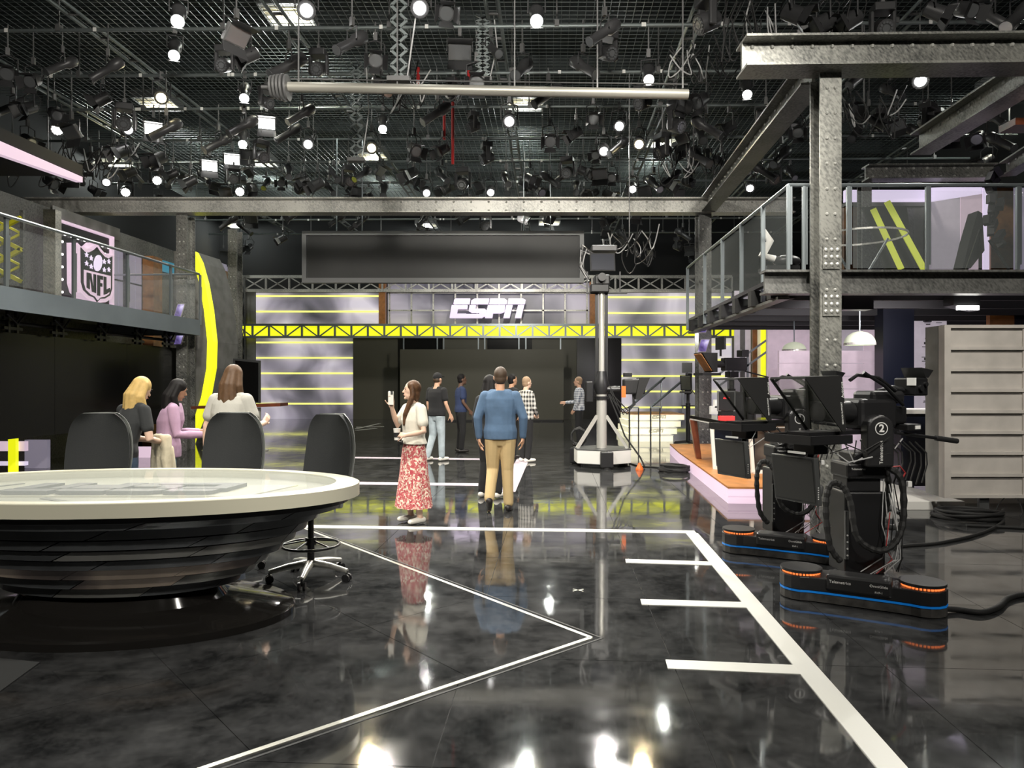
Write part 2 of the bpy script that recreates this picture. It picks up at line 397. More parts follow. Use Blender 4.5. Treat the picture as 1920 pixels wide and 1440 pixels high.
# --- tiles
TS = 1.2; og = V((.93, 4.12, 0)); tiles = []
for i in range(-13, 13):
    for j in range(-5, 28):
        c = og + RR * ((i + .5) * TS) + DD * ((j + .5) * TS)
        if -14.5 < c.x < 14.5 and -2 < c.y < 36: tiles.append(c)
def in_view(c): return c.y > .4 and abs(c.x) < (c.y + .9) * .76 + .9 and c.y > 2
tiles.sort(key=lambda c: (not in_view(c), c.length))
tm = MB(); h = TS / 2 - .0022
tm.add([RR * (a * h) + DD * (b * h) + V((0, 0, z)) for z in (-.012, 0) for b in (-1, 1) for a in (-1, 1)], [(0, 2, 3, 1), (4, 5, 7, 6), (0, 1, 5, 4), (2, 6, 7, 3), (0, 4, 6, 2), (1, 3, 7, 5)])
tile_me = tm.mesh('tile', 'floor_tile')
fo = V(fl.location)
for c in tiles[:290]: inst(tile_me, 'tile', fl, c - fo)
tf = MB()
for c in tiles[290:]: tf.add([V(v.co) + c for v in tile_me.vertices], [tuple(p.vertices) for p in tile_me.polygons])
FR[fl.name] = Matrix.Translation(fo); fl['_placed'] = 1
o = tf.build('tile_field', 'floor_tile', fl); o['kind'] = 'stuff'
# --- the stage in front of the desk: rotated tiles inside a metal-edged corner
def clip(poly, a, n):
    out = []
    for i in range(len(poly)):
        p, q = poly[i], poly[(i + 1) % len(poly)]; dp, dq = (p - a).dot(n), (q - a).dot(n)
        if dp >= 0: out.append(p)
        if (dp >= 0) != (dq >= 0): out.append(p + (q - p) * (dp / (dp - dq)))
    return out
K = G(1108, 1196); e1 = (G(560, 987) - K).normalized(); e2 = (G(385, 1440) - K).normalized()
n1 = V((-e1.y, e1.x, 0)); n1 = n1 if n1.dot(e2) > 0 else -n1
n2 = V((-e2.y, e2.x, 0)); n2 = n2 if n2.dot(e1) > 0 else -n2
sd = (G(480, 1420) - G(330, 1268)).normalized(); sr = V((-sd.y, sd.x, 0)); so = G(330, 1268); T2 = 1.2
for i in range(-6, 7):
    for j in range(-7, 7):
        c = so + sr * (i + .5) * T2 + sd * (j + .5) * T2; q = T2 / 2 - .002
        poly = [c + sr * (a * q) + sd * (b * q) for a, b in ((-1, -1), (1, -1), (1, 1), (-1, 1))]
        poly = clip(poly, K, n1); poly = clip(poly, K, n2) if len(poly) > 2 else []
        poly = clip(poly, V((-8.2, 0, 0)), V((1, 0, 0))) if len(poly) > 2 else []
        poly = clip(poly, V((0, 1.2, 0)), V((0, 1, 0))) if len(poly) > 2 else []
        if len(poly) > 2: MB().prism([p + V((0, 0, .0005)) for p in poly], (0, 0, .0035)).build('stage_tile', 'floor_tile', fl)
def floor_line(a, b, wd, mat='line_white', z=.0045, name='floor_line'):
    a, b = V(a), V(b); d = (b - a).normalized(); s = V((-d.y, d.x, 0)) * wd / 2
    return MB().prism([a + s, a - s, b - s, b + s], (0, 0, z)).build(name, mat, fl)
floor_line(K, K + e1 * 7.5, .03, 'strip_metal', name='metal_strip'); floor_line(K, K + e2 * 5, .03, 'strip_metal', name='metal_strip')
K2 = K - (n1 + n2) * .05
floor_line(K2, K2 + e1 * 7.5, .014, 'black_gap', .002, name='seam'); floor_line(K2, K2 + e2 * 5, .014, 'black_gap', .002, name='seam')
floor_line(G(545, 987), G(1304, 998), .14)
pA, pB = G(1297, 1000), G(1672, 1440); floor_line(pA, pB + (pB - pA).normalized() * 1.5, .13, z=.005)
for a, b in (((1173, 1052), (1332, 1057)), ((1202, 1129), (1400, 1135)), ((1250, 1246), (1508, 1257))): floor_line(G(*a), G(*b), .13)
for a, b in (((660, 858), (905, 861)), ((655, 906), (914, 909)), ((981, 860), (950, 922))): floor_line(G(*a), G(*b), .26, 'line_lilac')
for a, b in (((668, 804), (712, 794)), ((668, 807), (705, 803)), ((668, 801), (720, 800))): floor_line(G(*a), G(*b), .12, 'line_white')
mk = thing('tape_mark', 'small silver tape cross stuck on the dark floor by the yard lines', 'tape', G(1084, 1107, .001))
for r in (.5, -.7):
    MB().box(G(1084, 1107) + V((0, 0, .002)), (.10, .012, .002), r).build('tape_strip', 'strip_metal', mk)
# --- shell
for nm, b, lb in (('wall_back', (-15, 15, 36.4, 36.8, 0, 11), 'black studio wall behind the set'), ('wall_left', (-15.3, -15, -12, 36.8, 0, 11), 'black studio wall past the balcony'),
                  ('wall_right', (15, 15.3, -12, 36.8, 0, 11), 'black studio wall past the mezzanine'), ('wall_front', (-15, 15, -12.3, -12, 0, 11), 'black studio wall behind the camera')):
    tag(MB().bx(*b).build(nm, 'void'), lb, None, kind='structure')
ce = MB().bx(-15.3, 15.3, -12, 36.8, 11, 11.2).build('ceiling', 'ceiling_dark'); tag(ce, 'dark studio roof above the lighting grid', None, kind='structure')
FR[ce.name] = Matrix.Translation(ce.location); ce['_placed'] = 1
for k in range(13):
    y = 6 + k * 2.4; MB().bx(-15, 15, y - .08, y + .08, 10.55, 11).build('roof_joist', 'ceiling_dark', ce)

# ================================================================== STEELWORK
def ibeam(name, label, a, b, hgt, wid, side, mat='steel', pitch=.3, rmat='rivet', group=None, cat='beam', rows=(.22, .78), under=None):
    """I-beam from a to b (top centre line); `side` = direction the visible face looks to"""
    a, b = V(a), V(b); d = (b - a).normalized(); sd_ = V(side); sd_ = (sd_ - d * sd_.dot(d)).normalized(); up = sd_.cross(d); up = up if up.z >= 0 else -up
    t = thing(name, label, cat, (a + b) / 2 - up * hgt, group=group)
    tf_ = .03
    def slab(p0, p1, w_, h_, nm, mt):
        r = sd_ * w_ / 2; u = up * h_ / 2
        m = MB().add([p + i * r + j * u for p in (p0, p1) for j in (-1, 1) for i in (-1, 1)], [(0, 2, 3, 1), (4, 5, 7, 6), (0, 1, 5, 4), (2, 6, 7, 3), (0, 4, 6, 2), (1, 3, 7, 5)])
        return m.build(nm, mt, t)
    slab(a - up * tf_ / 2, b - up * tf_ / 2, wid, tf_, 'top_flange', mat)
    slab(a - up * (hgt - tf_ / 2), b - up * (hgt - tf_ / 2), wid, tf_, 'bottom_flange', under or mat)
    slab(a - up * hgt / 2, b - up * hgt / 2, .05, hgt - 2 * tf_, 'web', mat)
    rv = MB(); n = int((b - a).length / pitch)
    for i in range(n + 1):
        p = a + d * (pitch * (i + .5)) if i < n else None
        if p is None: continue
        for rr in rows:
            for s_ in (1, -1): rv.ell(p - up * hgt * rr + sd_ * s_ * .027, (.029, .029, .029), 6, 4)
    o = rv.build('rivets', rmat, t); o['kind'] = 'stuff'
    return t
def column(name, label, c, z1, wid, dep, mat='steel', pitch=.32, splices=(), z0=0.0, rot=0.0):
    """H-column whose broad flange looks at the camera; c = centre of the front flange at the floor"""
    t = thing(name, label, 'column', (c[0], c[1], z0), rot)
    Z = z1 - z0
    MB().bx(-wid / 2, wid / 2, -.015, .015, 0, Z).build('front_flange', mat, t, world=False)
    MB().bx(-wid / 2, wid / 2, dep - .015, dep + .015, 0, Z).build('rear_flange', mat, t, world=False)
    MB().bx(-.02, .02, .015, dep - .015, 0, Z).build('web', mat, t, world=False)
    rv = MB(); z = .2
    while z < Z - .1:
        for s in (-1, 1): rv.ell((s * wid * .19, -.017, z), (.023, .021, .023), 6, 4)
        z += pitch
    o = rv.build('rivets', 'rivet', t, world=False); o['kind'] = 'stuff'
    for (za, zb) in splices:
        sp = MB().bx(-wid * .40, wid * .40, -.035, -.015, za, zb).build('splice_plate', mat, t, world=False)
        bl = MB()
        for i in range(3):
            for k in range(3): bl.ell((wid * .27 * (k - 1), -.037, za + (zb - za) * (.2 + .3 * i)), (.028, .02, .028), 8, 4)
        bo = bl.build('bolts', 'rivet', t, world=False); bo['kind'] = 'stuff'
    return t
def Zat(py, Y): return CH - (py - HY) / F * Y
YB = 17.0
zt = Zat(372, YB)
ibeam('steel_beam', 'long riveted steel beam spanning the studio above the hanging screen', P(45, 373, YB), P(1486, 373, YB), .36, .36, (0, -1, 0), 'steel_bright', .42)
column('steel_column', 'riveted steel column standing at the end of the left balcony', P(341, 800, YB).xy, zt - .36, .26, .42, 'steel', .3)
column('steel_column', 'shorter riveted column standing behind the yellow arched fin', P(436, 800, 21.8).xy, Zat(430, 21.8), .28, .42, 'steel', .36)
column('steel_column', 'riveted column between the far beam and the anchor desk platform', P(1322, 800, YB).xy, zt - .36, .30, .35, 'steel_dark', .3)
YF = 9.3; zf = Zat(76, YF)
fc = P(1557, 800, YF)
column('steel_column', 'tall riveted steel column with splice plates behind the robotic cameras', fc.xy, zf - .42, .28, .30, 'steel', .33, splices=((Zat(505, YF), Zat(460, YF)), (Zat(593, YF), Zat(548, YF))))
ibeam('steel_beam', 'heavy riveted beam crossing the top of the tall front column', P(1390, 78, YF - .05), P(2150, 70, YF - .05), .40, .44, (0, -1, 0), 'steel', .26)
ibeam('steel_beam', 'steel beam receding from the tall front column to the far beam', V((fc.x - .05, YF + .4, zf - .05)), V((4.65, YB - .25, zt)), .36, .34, (-1, 0, 0), 'steel', .3, under='steel_dark')
ibeam('steel_beam', 'short steel beam stub running back from the front beam, top right', V((7.1, YF + .25, zf - .06)), V((7.25, 12.6, zf - .06)), .38, .36, (-1, 0, 0), 'steel', .28)
ibeam('steel_beam', 'steel beam above the mezzanine glass railing', P(1622, 311, 14.6), P(1862, 309, 14.6), .30, .3, (0, -1, 0), 'steel', .28)
ibeam('steel_beam', 'steel beam angling forward from the mezzanine beam, cut by the frame', P(1862, 309, 14.6) + V((.15, -.2, 0)), P(2010, 225, 12.2), .30, .3, (-.6, -1, 0), 'steel', .28)
column('steel_column', 'thin dark post holding the mezzanine roof beam', P(1625, 500, 14.9).xy, Zat(336, 14.6), .2, .2, 'steel_dark', .5, z0=3.1)

# ================================================================== BACK SET (32 m away)
YS = 32.0
def S(px, py, dy=0.0): return P(px, py, YS + dy) if dy == 0 else V((P(px, py, YS).x, YS + dy, P(px, py, YS).z))
def rect(mb, x0, x1, y0, y1, Y, t=.1):
    a, b = P(x0, y1, Y), P(x1, y0, Y); return mb.bx(a.x, b.x, Y, Y + t, max(a.z, 0), b.z)
def R_(nm, mt, par, x0, x1, y0, y1, Y, t=.1): return rect(MB(), x0, x1, y0, y1, Y, t).build(nm, mt, par)
def back_panel(label, segs, strips, mat):
    t = thing('graphic_wall', label, 'set wall', P((segs[0][0] + segs[0][1]) / 2, 786, YS))
    for (x0, x1, y0, y1) in segs: R_('printed_panel', mat, t, x0, x1, y0, y1, YS, .2)
    for (x0, x1, y) in strips: R_('light_strip', 'yellow_strip', t, x0, x1, y - 1.5, y + 1.5, YS - .08, .08)
    return t
back_panel('lavender printed set wall with yellow light strips beyond the brown high table', ((480, 710, 549, 608), (480, 662, 634, 786)),
           [(480, 710, 555), (480, 710, 584)] + [(480, 662, y) for y in (642, 671, 700, 729, 757)], 'wall_graphic')
back_panel('lavender printed set wall with yellow light strips beyond the little steps', ((1117, 1372, 549, 610), (1165, 1372, 634, 786)),
           [(1124, 1370, 557), (1124, 1370, 587)] + [(1165, 1370, y) for y in (646, 675, 705, 734, 764)], 'wall_graphic_right')
gw = thing('grid_wall', 'metal grid wall with dark lavender panels carrying the big white letters', 'set wall', P(915, 610, YS))
R_('backing', 'wall_graphic_grid', gw, 727, 1105, 530, 610, YS + .5, .1)
for k in range(10): R_('upright', 'steel_bright', gw, 728.5 + k * 41.2, 731.5 + k * 41.2, 530, 610, YS + .1, .08)
for y in (549, 582): R_('crossbar', 'steel_bright', gw, 727, 1105, y - 1.3, y + 1.3, YS + .1, .06)
for x, lb in ((716, 'orange wooden post left of the big white letters'), (1112.5, 'orange wooden post right of the big white letters')):
    tag(R_('wooden_post', 'wood_orange', None, x - 6, x + 6, 528, 609, YS - .1, .35), lb, 'post')
for x0, x1, lb in ((462, 480, 'grey concrete pillar at the left end of the back set wall'), (1372, 1392, 'grey concrete pillar at the right end of the back set wall')):
    tag(R_('concrete_pillar', 'concrete', None, x0, x1, 549, 786, YS + .06, .4), lb, 'pillar')
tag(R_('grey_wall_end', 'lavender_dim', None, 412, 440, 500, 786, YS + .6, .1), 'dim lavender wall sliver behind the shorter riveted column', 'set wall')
# letters (slanted, split by a slit like the wall sign): drawn on a 140 x 37 pixel face, 0.35 m deep
sg = thing('wall_sign', 'big glowing white slanted letters with a slit, mounted on the grid wall', 'sign', P(915, 597, YS))
lx0, ly0, lw, lh = 844.0, 560.0, 140.0, 37.0
T = .72; B_ = .66     # slit between v = .66 and .72
ESPN = [[[(3, T), (33, T), (33, 1), (6, 1), (3, .93)], [(0, B_), (30, B_), (30, .47), (12, .47), (12, .22), (30, .22), (30, 0), (0, 0)]],
    [[(36, T), (69, T), (69, 1), (42, 1), (36, .9)], [(34, B_), (46, B_), (46, .47), (64, .47), (67, .4), (67, .12), (61, 0), (30, 0), (30, .2), (55, .2), (55, .28), (40, .28), (34, .36)]],
    [[(71, T), (104, T), (104, .9), (98, 1), (71, 1)], [(69, B_), (102, B_), (102, .32), (96, .24), (81, .24), (81, 0), (67, 0)]],
    [[(106, T), (139, T), (139, .92), (133, 1), (106, 1)], [(104, B_), (116, B_), (114, 0), (102, 0)], [(126, B_), (138, B_), (136, 0), (124, 0)]]]
def espn(parent, mat, origin, right, up, width, depth, nm='letter'):
    """the slanted slit letters: origin = lower left, right/up unit vectors, real width"""
    k = width / 145.0; r, u = V(right).normalized(), V(up).normalized(); n = r.cross(u)
    for gl in ESPN:
        m = MB()
        for poly in gl: m.prism([V(origin) + r * k * (a + v * 6) + u * k * 37 * v for a, v in poly], n * depth)
        m.build(nm, mat, parent)
so_ = P(844, 597, YS - .2); espn(sg, 'logo_light', so_, (1, 0, 0), (0, 0, 1), 141 * YS / F, .3)
so_ = P(843, 600, YS + .05)
for k in range(4): MB().beam(P(855 + k * 37, 578, YS - .2), P(855 + k * 37, 578, YS + .15), .06, .06).build('standoff', 'steel_dark', sg)
# silver truss along the top
def truss(name, label, x0, x1, ytop, ybot, Y, bay, mat, r=.04, ch=.06, cross=True):
    t = thing(name, label, 'truss', P((x0 + x1) / 2, ybot, Y))
    for y in (ytop, ybot): MB().beam(P(x0, y, Y), P(x1, y, Y), ch * 1.6, ch * 1.6).build('chord', mat, t)
    n = max(1, round((x1 - x0) / bay)); b = (x1 - x0) / n
    for k in range(n + 1): MB().beam(P(x0 + k * b, ytop, Y), P(x0 + k * b, ybot, Y), r * 1.6, r * 1.6).build('strut', mat, t)
    for k in range(n):
        a, c = x0 + k * b, x0 + (k + 1) * b
        if cross or k % 2 == 0: MB().beam(P(a, ybot, Y), P(c, ytop, Y), r, r).build('diagonal', mat, t)
        if cross or k % 2: MB().beam(P(a, ytop, Y), P(c, ybot, Y), r, r).build('diagonal', mat, t)
    return t
truss('silver_truss', 'silver cross-braced truss along the top of the back set wall', 455, 1372, 519, 545, YS - .14, 43, 'steel_bright', .05, .08)
yt = truss('yellow_truss', 'bright yellow glowing truss band running across the back set', 412, 1400, 609, 632, YS - .2, 31, 'rail', .055, .06, cross=False)
yt.name = 'light_truss'
FR[yt.name] = Matrix.Translation(yt.location)
for k in range(32):
    b = (1400 - 412) / 32; R_('yellow_panel', 'yellow_led', yt, 412 + k * b + 1.2, 412 + (k + 1) * b - 1.2, 610.5, 631, YS - .15, .1)
for i, x in enumerate((462,)):
    tw = thing('lattice_post', 'slim dark lattice post at the left end of the silver truss', 'post', P(455, 786, YS - .3))
    for xx in (452, 459): MB().beam(P(xx, 786, YS - .3), P(xx, 519, YS - .3), .06, .06).build('upright', 'steel_dark', tw)
    for k in range(9): MB().beam(P(452 if k % 2 else 459, 786 - k * 29, YS - .3), P(459 if k % 2 else 452, 786 - (k + 1) * 29, YS - .3), .04, .04).build('lacing', 'steel_dark', tw)
# central black opening with video wall
lw_ = thing('video_wall', 'wide black glossy video wall under the yellow truss', 'video wall', P(913, 798, YS - .2))
for k in range(6): R_('screen_tile', 'screen_black' if k % 2 else 'screen_olive_reflection', lw_, 662 + k * 83.9, 662 + (k + 1) * 83.9 - .3, 634, 797, YS - .1 + .01 * (k % 2), .2)
vs = thing('projection_screen', 'large dark screen with painted olive reflection hung in front of the black video wall', 'screen', P(903, 787, 30))
R_('screen', 'screen_olive_reflection', vs, 750, 1057, 655, 787, 30, .12)
R_('plinth', 'black_gap', vs, 752, 1055, 787, 803, 30, .6)
for x in (757, 820, 832, 897, 909, 973, 986, 1051):
    MB().beam(P(x, 634, 30.1), P(x, 655, 30.1), .05, .05).build('hanger', 'rail', vs)
# ================================================================== HANGING SCREEN
YH = 18.5
hs = thing('hanging_screen', 'long dark grey display panel hanging from the ceiling above the studio', 'screen', P(830, 529, YH))
R_('panel', 'screen_grey', hs, 573, 1088, 440, 521, YH, .1)
for x0, x1, y0, y1 in ((566, 1095, 433, 441), (566, 1095, 521, 530), (566, 574, 441, 521), (1087, 1095, 441, 521)): R_('bezel', 'bezel', hs, x0, x1, y0, y1, YH - .06, .2)
for x in (631, 679, 982, 1032): MB().beam(P(x, 434, YH + .05), V((P(x, 434, YH).x, YH + .05, 8.0)), .025, .025).build('hanger', 'rail', hs)

# ================================================================== LEFT BALCONY
zd = 3.1
E0, E1 = V((-7.98, 7.2, zd)), V((-7.36, 16.75, zd)); ed = (E1 - E0).normalized(); en = V((-ed.y, ed.x, 0)); en = en if en.x < 0 else -en
def EB(Y): return E0 + (E1 - E0) * ((Y - E0.y) / (E1.y - E0.y))
bal = thing('balcony', 'left balcony with blue-grey edge and glass railing', 'balcony', E1 + V((0, 0, -.36)))
MB().prism([E0, E1, E1 + V((0, 0, -.36)), E0 + V((0, 0, -.36))], en * .06).build('fascia', 'fascia', bal)
MB().prism([E0 + en * .06, E1 + en * .06, E1 + en * 2.4, E0 + en * 2.4], (0, 0, -.12)).build('deck', 'steel_dark', bal)
MB().prism([E1 + en * .06, E1 + en * 2.4, E1 + en * 2.4 + V((0, 0, -.36)), E1 + en * .06 + V((0, 0, -.36))], ed * -.06).build('end_fascia', 'fascia', bal)
zr = 4.18
MB().tube([EB(7.2) + V((0, 0, zr - zd)), EB(16.7) + V((0, 0, zr - zd))], .028, 8).build('handrail', 'rail', bal)
def yfor(px, X=-7.6): return -X * F / (960 - px)
posts = [8.6] + [yfor(px, -7.75 + .06 * (i)) for i, px in enumerate((15, 137, 234, 312, 366))]
for i, y in enumerate(posts):
    p = EB(y) + en * .04
    MB().beam(p + V((0, 0, -.1)), p + V((0, 0, zr - zd)), .035, .07).build('post', 'rail', bal)
    MB().beam(p + ed * .05 + V((0, 0, .12)), p + ed * .05 + V((0, 0, .8)), .02, .045).build('clamp', 'rail', bal)
for a, b in zip(posts, posts[1:]):
    p, q = EB(a + .06) + en * .04, EB(b - .06) + en * .04
    MB().prism([p + V((0, 0, .04)), q + V((0, 0, .04)), q + V((0, 0, .95)), p + V((0, 0, .95))], en * .012).build('glass_pane', 'glass', bal)
# wing rail at the balcony end
pe = E1 + V((0, 0, 0))
MB().tube([pe + V((0, -.05, zr - zd)), pe + en * 2.3 + V((0, -.05, zr - zd))], .022, 8).build('end_handrail', 'rail', bal)
MB().prism([pe + en * .1 + V((0, -.05, .04)), pe + en * 2.2 + V((0, -.05, .04)), pe + en * 2.2 + V((0, -.05, .95)), pe + en * .1 + V((0, -.05, .95))], (0, -.012, 0)).build('end_glass_pane', 'glass', bal)
# rigging under the balcony
for k, (px) in enumerate((25, 105, 180, 242, 292)):
    Y = yfor(px, -8.25); X = -8.25 + .06 * (Y - 12)
    t = thing('rigging_bracket', ['first', 'second', 'third', 'fourth', 'fifth'][k] + ' black rigging bracket from the left under the balcony edge', 'bracket', (X, Y, 2.42), group='brackets above the left video wall')
    for dx in (-.1, .1): MB().beam((X, Y + dx, 2.45), (X, Y + dx, 2.98), .05, .05).build('upright', 'black_satin', t)
    for z in (2.52, 2.68, 2.84): MB().beam((X, Y - .22, z), (X, Y + .22, z), .045, .05).build('rung', 'black_satin', t)
    MB().tube([(X + .05, Y - .2, 2.75), (X + .08, Y, 2.6), (X + .05, Y + .25, 2.78)], .018, 6).build('cable', 'black_rubber', t)
for k, z in enumerate((2.62, 2.86)):
    tag(MB().tube([(-8.6, 7.5, z), (-8.05, 16.9, z)], .035, 6).build('rigging_pipe', 'black_satin'), ('lower' if k == 0 else 'upper') + ' black rigging pipe under the left balcony', 'pipe')
# LED wall under it
lv = thing('video_wall', 'large black video wall standing under the left balcony', 'video wall', (-8.2, 12, 0))
ys = [6.4 + k * 2.18 for k in range(6)]
def LX(Y): return -8.42 + .06 * (Y - 11.5)
for a, b in zip(ys, ys[1:]):
    MB().prism([(LX(a), a + .004, .68), (LX(b), b - .004, .68), (LX(b), b - .004, 2.46), (LX(a), a + .004, 2.46)], (-.12, 0, 0)).build('screen_tile', 'screen_black', lv)
MB().prism([(LX(6.4), 6.4, .0), (LX(6.4), 6.4, .68), (LX(6.7), 6.7, .68), (LX(6.7), 6.7, 0)], (-.1, 0, 0)).build('support', 'black_satin', lv)
MB().prism([(LX(17), 17, .0), (LX(17), 17, .68), (LX(17.3), 17.3, .68), (LX(17.3), 17.3, 0)], (-.1, 0, 0)).build('support', 'black_satin', lv)
t = thing('light_box', 'pink glowing light box with a yellow post under the left video wall', 'light box', P(22, 878, 12.6))
R_('glow_panel', 'pink_light', t, -20, 46, 828, 846, 12.75, .1); R_('post', 'yellow_led', t, 15, 29, 800, 888, 12.65, .08); R_('glow_panel', 'lavender', t, -20, 46, 866, 873, 12.75, .1)
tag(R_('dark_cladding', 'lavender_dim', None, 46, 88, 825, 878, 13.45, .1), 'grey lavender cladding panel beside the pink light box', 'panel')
t = thing('light_box', 'pink glowing light box low behind the two women in jeans', 'light box', P(260, 880, 17.3))
R_('glow_panel', 'pink_light', t, 205, 290, 838, 880, 15.4, .1)
# upper pink light band
t = tag(MB().prism([P(-60, 238, 10.4), P(155, 332, 13.05), P(155, 342, 13.05), P(-60, 268, 10.4)], (-.12, 0, 0)).build('light_band', 'pink_light'), 'pink glowing light band high above the left balcony', 'light band')
t = thing('dark_soffit', 'dark soffit box carrying the pink light band', 'soffit', (-9, 11, 5.2)); MB().prism([P(-60, 236, 10.45), P(155, 330, 13.1), P(155, 330, 13.1) + V((-2.5, 0, 0)), P(-60, 236, 10.45) + V((-2.5, 0, 0))], (0, 0, .2)).build('box', 'void', t)
# wall behind the balcony (runs with the room axis)
XW = -9.75
def WX(Y): return XW + .06 * (Y - 15)
def WY(px):
    k = (px - 960) / F; return (XW - .9) / (k - .06)
def WP(px, py): Y = WY(px); return V((WX(Y), Y, CH - (py - HY) / F * Y))
def wpanel(nm, mt, par, px0, px1, z0, z1, th=.08, proud=0.0):
    a, b = WY(px0), WY(px1)
    return MB().prism([(WX(a) + proud, a, z0), (WX(b) + proud, b, z0), (WX(b) + proud, b, z1), (WX(a) + proud, a, z1)], (-th, 0, 0)).build(nm, mt, par)
lwall = thing('balcony_wall', 'grey set wall with lavender panes behind the left balcony', 'set wall', (WX(16), 16, 0))
wpanel('lower_cladding', 'steel_dark', lwall, -60, 420, 0, 2.7, .15, -.1)
wpanel('upper_cladding', 'steel_dark', lwall, -60, 420, 2.7, 5.35, .15, -.1)
wpanel('header', 'concrete', lwall, 95, 222, 5.08, 5.38, .05, .04)
wpanel('header_glow', 'blue_glow', lwall, 286, 330, 4.65, 4.95, .05, .03)
for a, b in ((212, 219), (222, 229), (240, 252), (253, 264)):
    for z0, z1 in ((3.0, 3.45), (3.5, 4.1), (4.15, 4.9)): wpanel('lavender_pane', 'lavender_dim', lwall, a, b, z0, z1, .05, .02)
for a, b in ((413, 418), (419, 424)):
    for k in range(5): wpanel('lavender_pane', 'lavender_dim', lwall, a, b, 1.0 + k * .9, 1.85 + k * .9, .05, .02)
for px, lb in ((56, 'bright steel post at the far left behind the balcony rail'),):
    Y = WY(78); tag(MB().bx(WX(Y) + .1, WX(Y) + .35, Y - .1, Y + .1, 3.1, 5.2).build('steel_post', 'steel_bright'), 'bright steel post behind the balcony rail, left of the shield sign', 'post')
for a, b, z1, lb in ((265, 285, 4.9, 'wooden post behind the left balcony between lavender panes'), (403, 411, 5.15, 'tall thin wooden post between the silver bulbs and the lavender panes')):
    y0, y1 = WY(a), WY(b); tag(MB().bx(WX(y0) + .02, WX(y0) + .3, y0 + .02, y1, 0, z1).build('wooden_post', 'wood'), lb, 'post')
# shield sign on its dark lit panel
ns = thing('shield_sign', 'pink and white football league shield sign on a dark bulb-lit panel', 'sign', (WX(16), 16, 3.1))
wpanel('panel', 'black_satin', ns, 99, 200, 3.15, 5.05, .06, .06)
for a, b, z0, z1 in ((97, 99.5, 3.15, 5.1), (200, 205, 3.15, 5.1)): wpanel('frame_bar', 'pink_light', ns, a, b, z0, z1, .08, .12)
wpanel('frame_bar', 'pink_light', ns, 97, 205, 5.06, 5.11, .08, .12)
bl = MB()
for i in range(9):
    y = WY(101) + (WY(196) - WY(101)) * i / 8.0
    bl.ell((WX(y) + .09, y, 4.82), (.03, .03, .03), 6, 4)
for k in range(6):
    for px in (101, 109, 190): y = WY(px); bl.ell((WX(y) + .09, y, 3.3 + k * .27), (.03, .03, .03), 6, 4)
o = bl.build('bulbs', 'bulb', ns); o['kind'] = 'stuff'
ya, yb = WY(116), WY(187); cy = (ya + yb) / 2; hw = (yb - ya) / 2; zc = 4.06; hh = .72
def sh(u, v, off=.0): return V((WX(cy + u * hw) + off, cy + u * hw, zc + v * hh))
def shape(nm, mt, poly, off, th): MB().prism([sh(u, v, off) for u, v in poly], (-th, 0, 0)).build(nm, mt, ns)
outline = [(-1, .82), (-.75, .70), (-.5, .72), (-.2, .86), (0, 1.0), (.2, .86), (.5, .72), (.75, .70), (1, .82), (.98, -.4), (.85, -.66), (.5, -.82), (.2, -.86), (0, -1.0), (-.2, -.86), (-.5, -.82), (-.85, -.66), (-.98, -.4)]
shape('shield_body', 'pink_light', outline, .34, .24)
inner = [(u * .86, v * .86 + .0) for u, v in outline]; shape('shield_field', 'black_satin', inner, .355, .02)
shape('shield_lower_field', 'pink_light', [(-.72, .05), (.72, .05), (.72, -.34), (.62, -.54), (.36, -.66), (.14, -.70), (0, -.80), (-.14, -.70), (-.36, -.66), (-.62, -.54), (-.72, -.34)], .372, .02)
fb = [(.20 * math.cos(a) * (1 if True else 1) + .06 * math.sin(a), .26 * math.sin(a) + .36) for a in [2 * math.pi * i / 14 for i in range(14)]]
shape('football', 'logo_light', fb, .385, .03)
for (u, v) in ((-.6, .52), (-.36, .46), (-.6, .26), (-.36, .2), (.36, .46), (.62, .5), (.36, .2), (.62, .24)):
    shape('star', 'logo_light', [(u + .10 * (1 if i % 2 == 0 else .42) * math.sin(i * math.pi / 5), v + .085 * (1 if i % 2 == 0 else .42) * math.cos(i * math.pi / 5)) for i in range(10)], .378, .02)
for nm_, polys in (('N', [[(-.62, -.48), (-.48, -.52), (-.48, -.02), (-.62, -.02)], [(-.48, -.02), (-.34, -.58), (-.26, -.58), (-.40, -.02)], [(-.26, -.58), (-.14, -.6), (-.14, -.02), (-.26, -.02)]]),
                   ('F', [[(-.06, -.66), (.08, -.66), (.08, -.02), (-.06, -.02)], [(.08, -.14), (.24, -.14), (.24, -.02), (.08, -.02)], [(.08, -.36), (.2, -.36), (.2, -.25), (.08, -.25)]]),
                   ('L', [[(.3, -.60), (.43, -.56), (.43, -.02), (.3, -.02)], [(.43, -.56), (.64, -.46), (.64, -.34), (.43, -.42)]])):
    m = MB()
    for pl in polys: m.prism([sh(u, v, .39) for u, v in pl], (-.018, 0, 0))
    m.build('letter', 'black_satin', ns)
# yellow lattice at the far left
t = thing('lattice_tower', 'yellow zigzag lattice at the far left behind the balcony rail', 'lattice', P(15, 520, 13.2))
for k in range(4):
    a, b = P(-18 if k % 2 else 40, 408 + k * 30, 13.2), P(40 if k % 2 else -18, 438 + k * 30, 13.2); MB().beam(a, b, .07, .07).build('lacing', 'yellow_paint', t)
    a, b = P(-18 if not k % 2 else 40, 408 + k * 30, 13.3), P(40 if not k % 2 else -18, 438 + k * 30, 13.3); MB().beam(a, b, .04, .04).build('brace', 'yellow_paint', t)
for x in (-20, 42): MB().beam(P(x, 395, 13.25), P(x, 565, 13.25), .06, .06).build('upright', 'steel_dark', t)
